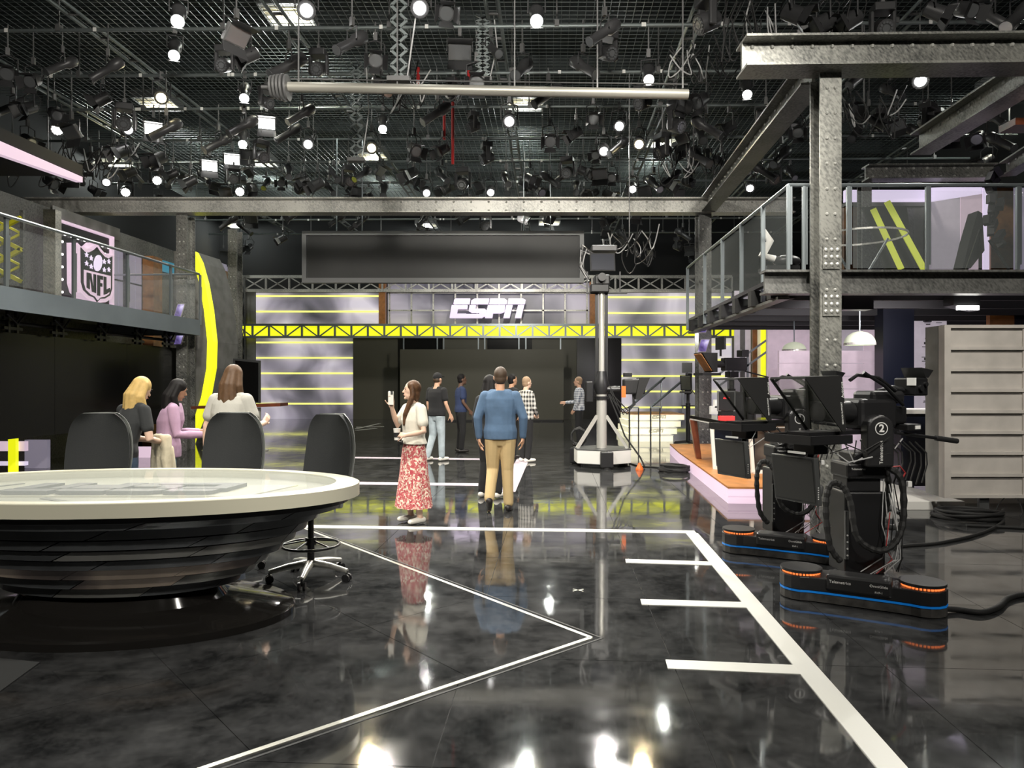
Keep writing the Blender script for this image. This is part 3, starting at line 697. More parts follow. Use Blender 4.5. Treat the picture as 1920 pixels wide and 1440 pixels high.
# yellow-edged arched fin
YA = 18.6
arc = [(352, 470), (362, 490), (373, 530), (382, 580), (388.5, 640), (387, 690), (377, 745), (362, 790), (352, 815), (346, 834)]
fin = thing('arched_fin', 'tall grey arched fin with a bright yellow curved edge beside the balcony', 'arch', P(360, 830, YA))
pts = [P(x, y, YA) for x, y in arc]; back = [P(x - 3 if i else x, y, YA) for i, (x, y) in enumerate(arc)]
m = MB()
for i in range(len(pts) - 1):
    a, b = pts[i], pts[i + 1]; wv_ = V((.15, 0, 0)); m.prism([a, a + wv_, b + wv_, b], (0, .35, 0))
m.build('yellow_edge', 'yellow_led', fin)
m = MB()
for i in range(len(pts) - 1):
    a, b = pts[i], pts[i + 1]; m.prism([V((P(325, 0, YA).x, YA + .05, a.z)), a + V((0, .05, 0)), b + V((0, .05, 0)), V((P(325, 0, YA).x, YA + .05, b.z))], (0, .1, 0))
m.build('fin_plate', 'concrete', fin)
m = MB()
for i in range(len(pts) - 1):
    a, b = pts[i] + V((.15, .3, 0)), pts[i + 1] + V((.15, .3, 0)); k0 = 1 - abs((arc[i][1] - 640) / 190) ** 2; m.prism([a, a + V((.14, 1.0, 0)), b + V((.14, 1.0, 0)), b], (0, .05, 0))
m.build('rear_plate', 'concrete', fin)
bs = thing('bulb_strip', 'vertical strip of silver bulbs right of the yellow arched fin', 'bulbs', P(398, 820, 21))
R_('backing', 'black_satin', bs, 393, 403, 500, 820, 21.1, .1)
for k in range(11): MB().ell(P(399, 526 + k * 22, 21.0), (.07, .05, .035), 10, 6).build('bulb', 'bulb', bs)
# small purple screens clipped on the two columns
for (px, py, Y, lb) in ((336, 634, 16.85, 'left balcony column'), (1319, 648, 16.85, 'column by the anchor desk')):
    for k, (dy, nm) in enumerate(((0, 'lower'), (-52 if px < 900 else -36, 'upper'))):
        t = thing('small_screen', nm + ' small purple-lit screen clipped to the ' + lb, 'screen', P(px, py + dy + 14, Y))
        a = P(px, py + dy, Y); r = V((.10, -.03, 0)); u = V((.05, 0, .16))
        MB().prism([a - r - u, a + r - u, a + r + u, a - r + u], (0, .05, 0)).build('bezel', 'white_paint', t)
        MB().prism([(a - r * .85 - u * .88) + V((0, -.01, 0)), a + r * .85 - u * .88 + V((0, -.01, 0)), a + r * .85 + u * .88 + V((0, -.01, 0)), a - r * .85 + u * .88 + V((0, -.01, 0))], (0, .012, 0)).build('display', 'screen_purple', t)
        MB().beam(a + V((0, .04, 0)), a + V((.02, .16, 0)), .04, .04).build('arm', 'black_satin', t)
# ================================================================== OVAL ANCHOR DESK (front left)
DC = V((-2.73, 4.98, 0)); DA, DB = 1.65, .88
dk = thing('anchor_desk', 'large oval anchor desk with cream rim, glass top and dark stepped slat bowl', 'desk', DC)
def ep(f, th, z): return V((DC.x + DA * f * math.cos(th), DC.y + DB * f * math.sin(th), z))
def ering(prof, n=72): return MB().lathe(prof, DC, n, DA, DB, close=True)
ering([(1.0, .83), (1.0, .915), (.992, .92), (.9, .92), (.9, .83)]).build('rim', 'cream_rim', dk, smooth=30)
MB().lathe([(0.001, .84), (.9, .84), (.9, .86), (.001, .86)], DC, 72, DA, DB).build('inner_top', 'cream_top', dk)
MB().lathe([(0.001, .908), (.899, .908), (.899, .916), (.001, .916)], DC, 72, DA, DB).build('glass_top', 'desk_glass', dk)
ering([(.955, .79), (.955, .83), (.7, .83), (.7, .79)]).build('under_rim', 'black_satin', dk)
lg = MB().prism([V((DC.x - .95, 4.72, .861)), V((DC.x + .95, 4.72, .861)), V((DC.x + 1.15, 5.24, .861)), V((DC.x - .75, 5.24, .861))], (0, 0, .006)).build('inlay', 'cream_rim', dk)
espn(dk, 'desk_logo', V((DC.x + .8, 5.17, .868)), (-1, 0, 0), (0, -1, 0), 1.55, .025, 'inlay_letter')
for x0, x1 in ((-1.3, -.95), (.2, -.35)):
    MB().beam(V((DC.x + x0, 4.75 if x0 < 0 else 4.35, .862)), V((DC.x + x1, 5.35 if x0 < 0 else 4.66, .862)), .04, .006).build('inlay_bar', 'slat_grey', dk)
# stepped bowl of separate slats
fz = [(.82, .945), (.73, .82), (.565, .71), (.34, .53), (.2, .40)]
def fb_(z):
    for (a, fa), (b, f2) in zip(fz, fz[1:]):
        if z >= b: return f2 + (fa - f2) * (z - b) / (a - b)
    return fz[-1][1]
rows = 8; z_hi, z_lo = .80, .225; rh = (z_hi - z_lo) / rows
rnd = random.Random(3)
for r in range(rows):
    z1 = z_hi - r * rh; z0 = z1 - rh * .78; f1 = fb_(z1) + .012; f0 = f1 - .2 * (f1 - fb_(z0))
    nseg = 9; off = rnd.uniform(0, 2 * math.pi / nseg); sl = .05
    for k in range(nseg):
        t0 = off + k * 2 * math.pi / nseg + .006; t1 = off + (k + 1) * 2 * math.pi / nseg - .006; n = 7; m = MB(); vs = []
        for i in range(n + 1):
            th = t0 + (t1 - t0) * i / n
            vs += [ep(f0, th - sl, z0), ep(f1, th + sl, z1), ep(f1 - .05, th + sl, z1), ep(f0 - .06, th - sl, z0)]
        fs = [(i * 4 + a, i * 4 + (a + 1) % 4, i * 4 + 4 + (a + 1) % 4, i * 4 + 4 + a) for i in range(n) for a in range(4)] + [(0, 1, 2, 3), (n * 4, n * 4 + 3, n * 4 + 2, n * 4 + 1)]
        q = rnd.random(); m.add(vs, fs).build('slat', 'slat_grey' if (q < .28 and r > 1) else ('desk_graphic' if q > .86 and r > 3 else 'slat_dark'), dk, smooth=25)
MB().lathe([(fb_(.8) - .05, .80), (fb_(.57) - .05, .57), (fb_(.34) - .05, .34), (.34, .2), (.001, .2), (.001, .8)], DC, 60, DA, DB, close=True).build('bowl_core', 'black_gap', dk)
BA, BB = 1.17 / DA, .72 / DB
MB().lathe([(.001, .0), (1.0, .0), (1.0, .05), (.985, .062), (.60, .13), (.56, .2), (.001, .2)], DC + V((0, 0, .001)), 64, 1.19, .73).build('base', 'gloss_black', dk, smooth=30)
tag(MB().tube([ep(.62, -1.9, .012) + V((0, -.1, 0)), ep(.9, -2.0, .012), V((-3.35, 3.7, .012)), V((-3.3, 3.2, .012)), V((-2.75, 3.1, .012))], .012, 6).build('cable', 'black_rubber'), 'black cable trailing from the oval desk base to the frame edge', 'cable')
tag(MB().prism([G(-260, 1330), G(0, 1300), G(75, 1245), G(-100, 1228)], (0, 0, .012)).build('floor_mat', 'monitor_grey'), 'flat grey floor pad at the left edge in front of the oval desk', 'mat')

# ================================================================== STUDIO STOOLS
def stool(label, loc, yaw):
    t = thing('drafting_chair', label, 'chair', loc, yaw, 'charcoal chairs behind the oval desk')
    def W(m, nm, mt, **k): return m.build(nm, mt, t, world=False, **k)
    for k in range(5):
        a = 2 * math.pi * k / 5 + .35; d = V((math.cos(a), math.sin(a), 0))
        lg_ = W(MB().tube([d * .03 + V((0, 0, .135)), d * .18 + V((0, 0, .12)), d * .33 + V((0, 0, .09))], [.034, .028, .02], 8), 'leg', 'chair_base', smooth=50)
        cs = MB(); pd = V((-d.y, d.x, 0)); c = d * .325 + V((0, 0, .034))
        for s in (-1, 1): cs.cyl(c + pd * s * .012, c + pd * s * .03, .033, 12)
        cs.cyl(c, d * .325 + V((0, 0, .09)), .01, 6); cs.build('caster', 'black_plastic', t, world=False)
    W(MB().cyl((0, 0, .1), (0, 0, .3), .03, 14), 'lift_column', 'black_satin', smooth=40); W(MB().cyl((0, 0, .3), (0, 0, .57), .024, 14), 'gas_lift', 'black_satin', smooth=40)
    W(MB().cyl((0, 0, .285), (0, 0, .345), .045, 14), 'ring_hub', 'black_plastic', smooth=40)
    W(MB().tube([(.23 * math.cos(a), .23 * math.sin(a), .285) for a in [2 * math.pi * i / 28 for i in range(28)]], .0115, 8, closed=True), 'foot_ring', 'black_satin', smooth=60)
    sp = MB()
    for k in range(5):
        a = 2 * math.pi * k / 5; sp.tube([(.04 * math.cos(a), .04 * math.sin(a), .32), (.228 * math.cos(a), .228 * math.sin(a), .286)], .007, 6)
    W(sp, 'ring_spokes', 'black_satin')
    W(MB().box((0, 0, .585), (.2, .22, .06)), 'tilt_box', 'black_plastic', bevel=.01)
    # seat pad
    m = MB(); m.rings([(0, -.02, .615, .22, .20), (0, -.02, .635, .255, .235), (0, -.02, .675, .262, .242), (0, -.02, .70, .245, .225), (0, -.02, .707, .17, .16)], 28); W(m, 'seat', 'chair_fabric', smooth=60)
    # backrest pad and shell: curved sheet with rounded outline
    def sheet(th, grow, y_off, z0, z1):
        N, K = 14, 18; vs = []
        for side in (0, 1):
            for j in range(K + 1):
                v = j / K; zz = z0 + (z1 - z0) * v
                wv = (.225 + .06 * math.sin(math.pi * min(1, .12 + v * .88)) ** .8 - .015 * v + grow)
                edge = (max(0.0, (v - .72) / .28)); wv *= math.sqrt(max(.02, 1 - .52 * edge ** 2.8))
                lo = max(0.0, (.12 - v) / .12); wv *= math.sqrt(max(.05, 1 - .45 * lo ** 2))
                for i in range(N + 1):
                    u = -1 + 2 * i / N; yy = y_off + .025 * math.sin(v * math.pi * 1.1 - .4) + .05 * v - .075 * u * u + (th if side else 0) * (1 - .75 * abs(u) ** 4)
                    vs.append((u * wv, yy, zz + (.0 if side == 0 else 0)))
        n1_ = (N + 1) * (K + 1); q = N + 1; fs = []
        for j in range(K):
            for i in range(N): a = j * q + i; fs += [(a, a + 1, a + q + 1, a + q), (a + n1_, a + q + n1_, a + q + 1 + n1_, a + 1 + n1_)]
        for j in range(K):
            for i in (0, N): a = j * q + i; fs.append((a, a + q, a + q + n1_, a + n1_))
        for i in range(N):
            for j in (0, K): a = j * q + i; fs.append((a, a + 1, a + 1 + n1_, a + n1_))
        return MB().add(vs, fs)
    W(sheet(.045, 0, .20, .74, 1.35), 'backrest', 'chair_fabric', smooth=60)
    W(sheet(.018, .006, .247, .73, 1.357), 'back_shell', 'chair_shell', smooth=60)
    W(MB().tube([(0, .10, .60), (0, .26, .62), (0, .31, .75), (0, .30, .9)], [.035, .035, .03, .02], 8), 'back_stem', 'black_plastic', smooth=50)
    for s in (-1, 1):
        ar = W(MB().tube([(s * .16, .04, .61), (s * .30, .05, .63), (s * .315, .05, .70), (s * .315, .05, .80)], [.022, .024, .024, .018], 8), 'armrest', 'chair_shell', smooth=50)
        o = MB().box((s * .315, .0, .81), (.08, .24, .03)).build('arm_pad', 'black_plastic', t, world=False, bevel=.012); o.parent = ar
    return t
stool('charcoal fabric chair behind the oval desk, far left of the three', (-3.63, 6.05, 0), .02)
stool('charcoal fabric chair behind the oval desk, middle of the three', (-2.50, 6.12, 0), -.12)
stool('charcoal drafting chair with foot ring, off the right end of the oval desk', (-1.66, 5.86, 0), -.6)

# ================================================================== ROBOTIC CAMERA PEDESTALS
def rounded_bar(L, w, z0, z1, n=8, front=1.0):
    pass
def robot(num, label, C):
    t = thing('robotic_camera', label, 'camera', C, 0, 'robotic studio camera pedestals')
    def W(m, nm, mt, par=None, **k):
        o = m.build(nm, mt, t, world=False, **k)
        if par is not None: o.parent = par
        return o
    # --- base: bar whose two round wheel pods stick out, seen from its long front
    ba = math.atan2(-.54, .96); R = Matrix.Rotation(ba, 4, 'Z'); Tb = Matrix.Translation(V((-.11, -.26, 0))) @ R   # local x along bar, local -y towards the camera
    def outline(g):
        pts = []; L = .555 + g; r = .155 + g
        for i in range(11): a = math.radians(-100 - 160 * i / 10 + 0); pts.append((-.40 + r * math.cos(math.radians(-62 - (i / 10) * 236)), .02 + r * math.sin(math.radians(-62 - (i / 10) * 236))))
        pts += [(-.22, .17 + g), (-.12, .38 + g), (.12, .38 + g), (.22, .17 + g)]
        for i in range(11): pts.append((.40 + r * math.cos(math.radians(118 - (i / 10) * 236)), .02 + r * math.sin(math.radians(118 - (i / 10) * 236))))
        pts += [(.22, -.11 - g), (-.22, -.11 - g)]
        return pts
    def slab(g, z0, z1, nm, mt, bev=0.0): return W(MB().prism([V((x, y, z0)) for x, y in outline(g)], (0, 0, z1 - z0)).xf(Tb), nm, mt, bevel=bev)
    slab(-.004, .008, .07, 'skirt', 'robot_foot'); slab(.0, .07, .084, 'blue_band', 'blue_stripe'); slab(.0, .084, .185, 'shell', 'robot_shell', .008)
    sh_ = W(MB().bx(-.215, .215, -.125, .05, .10, .225).xf(Tb), 'front_cover', 'robot_shell', bevel=.02)
    for s in (-1, 1):
        pod = MB()
        for (r0, z0, z1, mt, nm) in ((.128, .185, .205, 'black_plastic', 'pod_neck'), (.15, .205, .225, 'robot_shell', 'pod_cap')):
            W(MB().cyl((s * .40, .02, z0), (s * .40, .02, z1), r0, 28).xf(Tb), nm, mt, smooth=40)
        seg = MB()
        for k in range(34): a = 2 * math.pi * k / 34; seg.box((s * .40 + .131 * math.cos(a), .02 + .131 * math.sin(a), .195), (.008, .016, .016), a)
        W(seg.xf(Tb), 'warning_light', 'orange_led')
    def tx(txt, size, x, z):
        c = Tb @ V((x, -.129, z)); o = lettering(txt, size, 'white_text', None, c, R.to_3x3() @ V((1, 0, 0)), ZUP, .002); o.parent = t
    tx('Telemetrics', .030, -.12, .175); tx('OmniGlide', .026, .13, .178); tx('RVP-1', .020, .13, .135)
    # --- lift column
    lc = W(MB().bx(-.15, .155, -.12, .16, .18, .80), 'lift_column', 'black_satin', bevel=.012)
    W(MB().bx(-.155, -.13, -.14, -.118, .30, .66), 'rail_strip', 'monitor_grey', lc)
    for z in (.33, .38, .43, .48): W(MB().disc((-.142, -.141, z), (0, -1, 0), .007, 8), 'bolt', 'white_text', lc)
    W(MB().bx(-.125, .13, -.10, .14, .80, .91), 'inner_column', 'black_plastic', bevel=.008)
    hb = W(MB().bx(-.14, .16, -.14, .16, .90, 1.02), 'pan_head', 'black_satin', bevel=.02)
    W(MB().bx(-.10, .05, -.15, .10, 1.02, 1.10), 'head_box', 'black_satin', hb, bevel=.015)
    o = lettering('Telemetrics', .022, 'white_text', None, V((-.06, -.143, .975)), (1, 0, 0), ZUP, .002); o.parent = hb
    # side arm with the number
    pts = [V((.06 + .098 * math.cos(a), -.24, 1.285 + .098 * math.sin(a))) for a in [math.pi * i / 12 for i in range(13)]] + [V((-.038, -.24, 1.0)), V((.158, -.24, 1.0))]
    arm = W(MB().prism(pts, (0, .12, 0)), 'number_arm', 'robot_shell', bevel=.015)
    W(MB().disc((.06, -.241, 1.285), (0, -1, 0), .047, 24, .003), 'number_plate', 'lamp_soft' if False else 'white_text', arm); W(MB().disc((.06, -.244, 1.285), (0, -1, 0), .040, 24, .002), 'number_field', 'black_plastic', arm)
    o = lettering(str(num), .078, 'white_text', None, V((.06, -.2475, 1.285)), (1, 0, 0), ZUP, .002, bold=.002, name='number'); o.parent = arm
    o = lettering('Telemetrics', .036, 'white_text', None, V((.06, -.242, 1.11)), (0, 0, 1), (-1, 0, 0), .002); o.parent = arm
    # --- camera: authored with u forward, then turned
    fwd = math.atan2(-.42, -.90); H = Matrix.Rotation(fwd, 4, 'Z')     # local +x = lens direction, +y = camera's left, which is away from us after the turn -> near side is local +y
    def U(m, nm, mt, par=None, **k): return W(m.xf(H), nm, mt, par, **k)
    near = 1.0
    cb = U(MB().bx(-.30, .10, -.12, .12, 1.27, 1.50), 'camera_body', 'black_plastic', bevel=.03)
    U(MB().bx(-.42, -.05, -.09, .10, 1.46, 1.56), 'camera_top', 'black_plastic', cb, bevel=.03)
    U(MB().bx(-.44, -.28, -.10, .10, 1.30, 1.44), 'camera_rear', 'black_satin', cb, bevel=.02)
    U(MB().cyl((.1, 0, 1.40), (.42, 0, 1.40), .085, 18, .075), 'lens', 'black_plastic', cb, smooth=40)
    U(MB().bx(-.34, .62, -.10, .10, 1.235, 1.262), 'mount_plate', 'black_satin')
    U(MB().tube([(-.30, .1, 1.56), (-.1, .1, 1.66), (.12, .1, 1.68), (.2, .1, 1.64)], .014, 8), 'carry_handle', 'black_satin', cb, smooth=60)
    U(MB().tube([(-.36, .12, 1.45), (-.12, .14, 1.60), (.08, .12, 1.70)], .013, 8), 'support_arm', 'black_satin', cb, smooth=60)
    # viewfinder on its arm at the rear
    vf = U(MB().bx(-.60, -.44, -.02, .16, 1.52, 1.66), 'viewfinder', 'black_satin', bevel=.012)
    U(MB().prism([V((-.57, -.02, 1.66)), V((-.60, -.02, 1.66)), V((-.66, -.02, 1.72)), V((-.52, -.02, 1.74))], (0, .18, 0)), 'viewfinder_hood', 'black_plastic', vf)
    U(MB().tube([(-.46, .06, 1.56), (-.33, .05, 1.58), (-.2, .02, 1.55)], .022, 8), 'viewfinder_arm', 'black_satin', vf, smooth=60)
    U(MB().disc((-.50, .16, 1.58), (0, 1, 0), .025, 12, .02), 'knob', 'black_plastic', vf); U(MB().disc((-.555, .16, 1.61), (0, 1, 0), .018, 12, .02), 'knob', 'black_plastic', vf)
    U(MB().bx(-.45, -.43, .10, .165, 1.60, 1.66), 'clip', 'white_text', vf)
    # prompter: wedge hood, slanted glass, tray monitor
    H0 = H; H = H0 @ Matrix.Translation(V((.12, 0, 0)))
    hw_ = .16
    side = [V((.60, hw_, 1.655)), V((.24, hw_, 1.665)), V((.19, hw_, 1.27)), V((.23, hw_, 1.265))]
    hd = U(MB().prism(side, (0, -.008, 0)), 'prompter_hood', 'black_rubber')
    U(MB().beam((.60, -hw_, 1.655), (.235, -hw_, 1.265), .014, .02), 'hood_strut', 'black_rubber', hd)
    U(MB().beam((.24, -hw_, 1.66), (.20, -hw_, 1.265), .014, .02), 'hood_strut', 'black_rubber', hd)
    U(MB().prism([V((.60, hw_, 1.655)), V((.24, hw_, 1.665)), V((.24, -hw_, 1.665)), V((.60, -hw_, 1.655))], (0, 0, .008)), 'hood_top', 'black_rubber', hd)
    U(MB().prism([V((.24, hw_, 1.665)), V((.215, hw_, 1.48)), V((.215, -hw_, 1.48)), V((.24, -hw_, 1.665))], (-.008, 0, 0)), 'hood_back', 'black_rubber', hd)
    U(MB().prism([V((.595, hw_ - .01, 1.65)), V((.235, hw_ - .01, 1.27)), V((.235, -hw_ + .01, 1.27)), V((.595, -hw_ + .01, 1.65))], (.006, 0, -.004)), 'beamsplitter_glass', 'prompter_glass', hd)
    U(MB().beam((.60, hw_, 1.655), (.60, -hw_, 1.655), .014, .014), 'front_edge', 'monitor_grey', hd)
    for txt, z, sz in (('Autocue', 1.57, .034), ('SERVICE SUPPORT', 1.40, .020)):
        c = H @ V((.235, hw_ + .003, z)); rr_ = H.to_3x3() @ V((.10, 0, 1)); uu_ = H.to_3x3() @ V((1, 0, -.10)); o = lettering(txt, sz, 'white_text', None, c, rr_, uu_, .002); o.parent = hd
    tr = MB(); tp = [(.20, 1.245), (.62, 1.245), (.60, 1.185), (.22, 1.185)]
    tray = U(MB().bx(.19, .60, -.21, .21, 1.18, 1.205), 'prompter_tray', 'black_plastic', bevel=.006)
    for a in ((.19, .60, .20, .215), (.19, .60, -.215, -.20)): U(MB().bx(a[0], a[1], a[2], a[3], 1.185, 1.245), 'tray_side', 'black_plastic', tray)
    U(MB().bx(.595, .61, -.215, .215, 1.185, 1.245), 'tray_front', 'black_plastic', tray); U(MB().bx(.30, .44, -.10, .10, 1.10, 1.18), 'tray_mount', 'black_satin', tray, bevel=.01)
    U(MB().bx(.585, .60, -.0, .15, 1.115, 1.13), 'tally_light', 'white_text', tray)
    # talent monitor hanging below
    mn = U(MB().prism([V((.52, .20, .75)), V((.52, -.20, .75)), V((.56, -.20, 1.09)), V((.56, .20, 1.09))], (-.045, 0, 0)), 'talent_monitor', 'monitor_grey', bevel=.006)
    U(MB().prism([V((.523, .18, .77)), V((.523, -.18, .77)), V((.5615, -.18, 1.075)), V((.5615, .18, 1.075))], (.002, 0, 0)), 'display', 'screen_grey', mn)
    for k in range(6): U(MB().box((.518 + .0, .2015, .80 + k * .016), (.008, .003, .008)), 'button', 'white_text', mn)
    U(MB().tube([(.50, 0, .95), (.40, 0, 1.0), (.36, 0, 1.12)], .025, 8), 'monitor_arm', 'black_satin', mn, smooth=60)
    H = H0
    # pan bar
    ph = U(MB().cyl((-.30, .10, 1.235), (-.78, .16, 1.175), .013, 10), 'pan_bar', 'black_satin', smooth=40)
    U(MB().cyl((-.70, .15, 1.185), (-.92, .178, 1.155), .021, 12), 'grip', 'black_rubber', ph, smooth=40)
    U(MB().bx(-.52, -.36, .04, .16, 1.25, 1.30), 'zoom_control', 'black_plastic', ph, bevel=.008); U(MB().bx(-.50, -.44, .161, .165, 1.262, 1.29), 'readout', 'white_text', ph)
    # energy chains: ribbed cable loops
    def chain(pts, r=.026):
        c = MB(); P_ = [V(p) for p in pts]; out = []
        for i in range(len(P_) - 1):
            for k in range(6):
                u = k / 6; a = P_[max(i - 1, 0)]; b = P_[i]; c_ = P_[i + 1]; d = P_[min(i + 2, len(P_) - 1)]
                out.append(.5 * ((2 * b) + (c_ - a) * u + (2 * a - 5 * b + 4 * c_ - d) * u * u + (3 * b - a - 3 * c_ + d) * u ** 3))
        out.append(P_[-1]); rad = [r if i % 2 else r * .78 for i in range(len(out))]
        return c.tube(out, rad, 8)
    W(chain([(.13, -.17, 1.0), (.23, -.20, .9), (.23, -.22, .6), (.14, -.26, .44), (.0, -.28, .40), (-.13, -.26, .50), (-.15, -.2, .75), (-.20, -.16, .86), (-.28, -.16, .86), (-.32, -.18, .70), (-.30, -.2, .42), (-.22, -.2, .3)]), 'cable_chain', 'black_rubber')
    W(chain([(.16, .0, .98), (.26, .05, .9), (.27, .08, .66), (.2, .1, .5)]), 'cable_chain', 'black_rubber')
    W(MB().tube([(.16, .02, .52), (.30, .05, .50), (.40, .1, .52), (.44, .16, .58), (.38, .2, .62), (.2, .16, .63)], .024, 8), 'hose', 'monitor_grey', smooth=60)
    rn = random.Random(num)
    for k in range(9):
        x = .12 + rn.uniform(-.02, .1); y = -.15 + rn.uniform(-.06, .03); z = .75 + rn.uniform(-.1, .2)
        W(MB().tube([(x, y, z), (x + rn.uniform(-.05, .06), y - .03, z * .6), (x + rn.uniform(-.07, .07), y - .04, .32), (x + rn.uniform(-.2, .08), y - .02, .21)], .0045, 5), 'wire', 'cable_grey' if k % 3 else ('cable_red' if k % 2 else 'black_rubber'))
    for k in range(7):
        a = H @ V((.1 + .07 * k, .12 + rn.uniform(-.05, .08), 1.20)); b = a + V((rn.uniform(-.1, .25), rn.uniform(-.03, .03), -rn.uniform(.08, .22))); c = b + V((rn.uniform(0, .2), 0, rn.uniform(.0, .16)))
        W(MB().tube([a, b, c], .005, 5), 'wire', 'black_rubber' if k % 3 else 'cable_grey')
    for k in range(6):
        a = V((.16 + .04 * k, -.1 + rn.uniform(-.05, .05), 1.18)); b = a + V((.08, -.02, -.12 - .06 * rn.random())); c = b + V((-.04, 0, -.14))
        W(MB().tube([a, (a + b) / 2 + V((.04, 0, 0)), b, c], .006, 5), 'wire', 'black_rubber')
    W(MB().tube([(.17, -.14, .99), (.24, -.16, 1.0), (.28, -.16, .95), (.24, -.17, .88)], .006, 6), 'red_wire', 'cable_red'); W(MB().bx(.285, .315, -.19, -.165, .85, .89), 'connector', 'white_text')
    return t
robot(2, 'nearest black robotic camera pedestal, marked with number 2', V((2.65, 5.45, 0)))
robot(1, 'black robotic camera pedestal behind the nearer one, marked with number 1', V((2.63, 6.88, 0)))
def cable(label, pts, r, mat='black_rubber', name='cable'):
    P_ = [V(p) for p in pts]; out = []
    for i in range(len(P_) - 1):
        for k in range(6):
            u = k / 6; a = P_[max(i - 1, 0)]; b = P_[i]; c_ = P_[i + 1]; d = P_[min(i + 2, len(P_) - 1)]
            out.append(.5 * ((2 * b) + (c_ - a) * u + (2 * a - 5 * b + 4 * c_ - d) * u * u + (3 * b - a - 3 * c_ + d) * u ** 3))
    out.append(P_[-1])
    return tag(MB().tube(out, r, 8).build(name, mat, smooth=60), label, 'cable')
cable('thick black cable from the number 2 camera base to the right frame edge', [V((3.02, 5.0, .03)), G(1795, 1143, .02), G(1840, 1148, .02), G(1872, 1138, .02), G(1890, 1122, .02), G(1925, 1114, .02), G(2000, 1112, .02)], .02)
cable('black cable running from the number 1 camera to the coil by the grey panels', [V((3.2, 6.7, .02)), G(1690, 1024, .016), G(1760, 1018, .016), G(1830, 1003, .016), G(1872, 985, .016), G(1880, 972, .03), G(1850, 965, .05)], .017)
def coil(label, c, rx, ry, turns, r, h, seed):
    rn = random.Random(seed); pts = []
    for i in range(turns * 18):
        a = 2 * math.pi * i / 18; k = 1 + rn.uniform(-.03, .03) + .1 * math.sin(i * .37); pts.append(V(c) + V((rx * k * math.cos(a), ry * k * math.sin(a), r + h * (i / (turns * 18)) * (.6 + .4 * math.sin(a * .7)))))
    return tag(MB().tube(pts, r, 6).build('cable_coil', 'black_rubber', smooth=60), label, 'cable')
coil('coiled thick black cable on the floor in front of the grey panel wall', G(1812, 972) + V((0, 0, 0)), .36, .30, 6, .02, .11, 4)
cable('loose end of black cable leaving the coil towards the right edge', [G(1812, 985, .02), G(1880, 988, .018), G(1960, 992, .018)], .018)
coil('coiled black cable on the floor left of the anchor desk platform', G(1263, 884), .25, .30, 5, .022, .12, 5)
cable('thin black cable along the floor from the camera crane to the coil', [G(1180, 868, .012), G(1200, 874, .012), G(1230, 876, .012), G(1250, 880, .03)], .012)

# ================================================================== GREY PANEL PARTITION (right edge)
YP = 8.75
pt = thing('panel_partition', 'grey concrete-look panel partition of eight rows at the right edge', 'partition', P(1850, 968, YP))
ylev = [612, 653, 693, 732, 772, 811, 850, 891, 931]
for a, b in zip(ylev, ylev[1:]): R_('panel', 'panel_concrete', pt, 1783, 2010, a + 3, b - 3, YP, .06)
for y in ylev: R_('rail', 'panel_concrete', pt, 1772, 2012, y - 3, y + 3, YP - .035, .10)
R_('stile', 'panel_concrete', pt, 1771, 1783, 610, 934, YP - .04, .12); R_('stile', 'panel_concrete', pt, 1918, 1922, 612, 932, YP - .02, .06)
R_('side_return', 'concrete', pt, 1766, 1772, 610, 932, YP + .02, .35)
for x in (1846, 1990):
    ft = R_('stand_leg', 'monitor_grey', pt, x - 9, x + 9, 931, 967, YP + .02, .05); R_('wheel', 'black_rubber', pt, x - 6, x + 6, 950, 969, YP + .08, .08)
tag(MB().bx(5.9, 8.6, 9.55, 9.7, 0, .42).build('skirting_panel', 'white_paint'), 'low white skirting behind the foot of the grey panel partition', 'panel')
for k, (x, d) in enumerate(((1885, 12), (1905, -8))):
    cable(('left' if k == 0 else 'right') + ' thin wire looping down under the grey panel partition', [P(x, 932, YP + .1), P(x - d, 945, YP - .05), P(x - d * 1.5, 960, YP - .1), P(x - d, 968, YP - .12)], .006)
rs = MB().bx(4.63, 5.78, 9.05, 13.0, 0, .11).build('riser', 'white_paint', bevel=.005); tag(rs, 'low white riser between the robotic cameras and the grey panels', 'riser')

# ================================================================== MEZZANINE (right)
ym = 9.78; zm0, zm1 = Zat(548, ym), Zat(508, ym)
mz = thing('mezzanine', 'right mezzanine with dark steel edge beam, glass railing and boxed joist ends', 'mezzanine', V((6, 9.8, zm0)))
MA, MBk = V((3.68, ym, zm1)), V((4.15, 16.8, zm1))
MB().bx(P(1434, 0, ym).x, 12, ym, ym + .05, zm0, zm1 - .03).build('edge_beam', 'steel_dark', mz)
MB().bx(P(1430, 0, ym).x, 12, ym - .12, ym + .12, zm1 - .03, zm1).build('top_flange', 'steel_dark', mz); MB().bx(P(1430, 0, ym).x, 12, ym - .12, ym + .12, zm0 - .03, zm0).build('bottom_flange', 'steel_dark', mz)
MB().prism([MA + V((0, .05, -.04)), V((12, ym + .05, zm1 - .04)), V((12, 16.8, zm1 - .04)), MBk + V((0, 0, -.04))], (0, 0, -.06)).build('deck', 'black_satin', mz)
MB().prism([MA + V((.1, .15, -.1)), V((12, ym + .15, zm1 - .1)), V((12, 16.7, zm1 - .1)), MBk + V((.1, -.1, -.1))], (0, 0, -.02)).build('soffit', 'newspaper', mz)  # pale glowing lining added under the deck for bright bands between joists
for k in range(6):
    y = 10.5 + k * 1.15; x0 = MA.x + (MBk.x - MA.x) * (y - ym) / (MBk.y - ym)
    MB().bx(x0 + .3, 12, y, y + .08, zm1 - .32, zm1 - .12).build('joist', 'black_gap', mz)
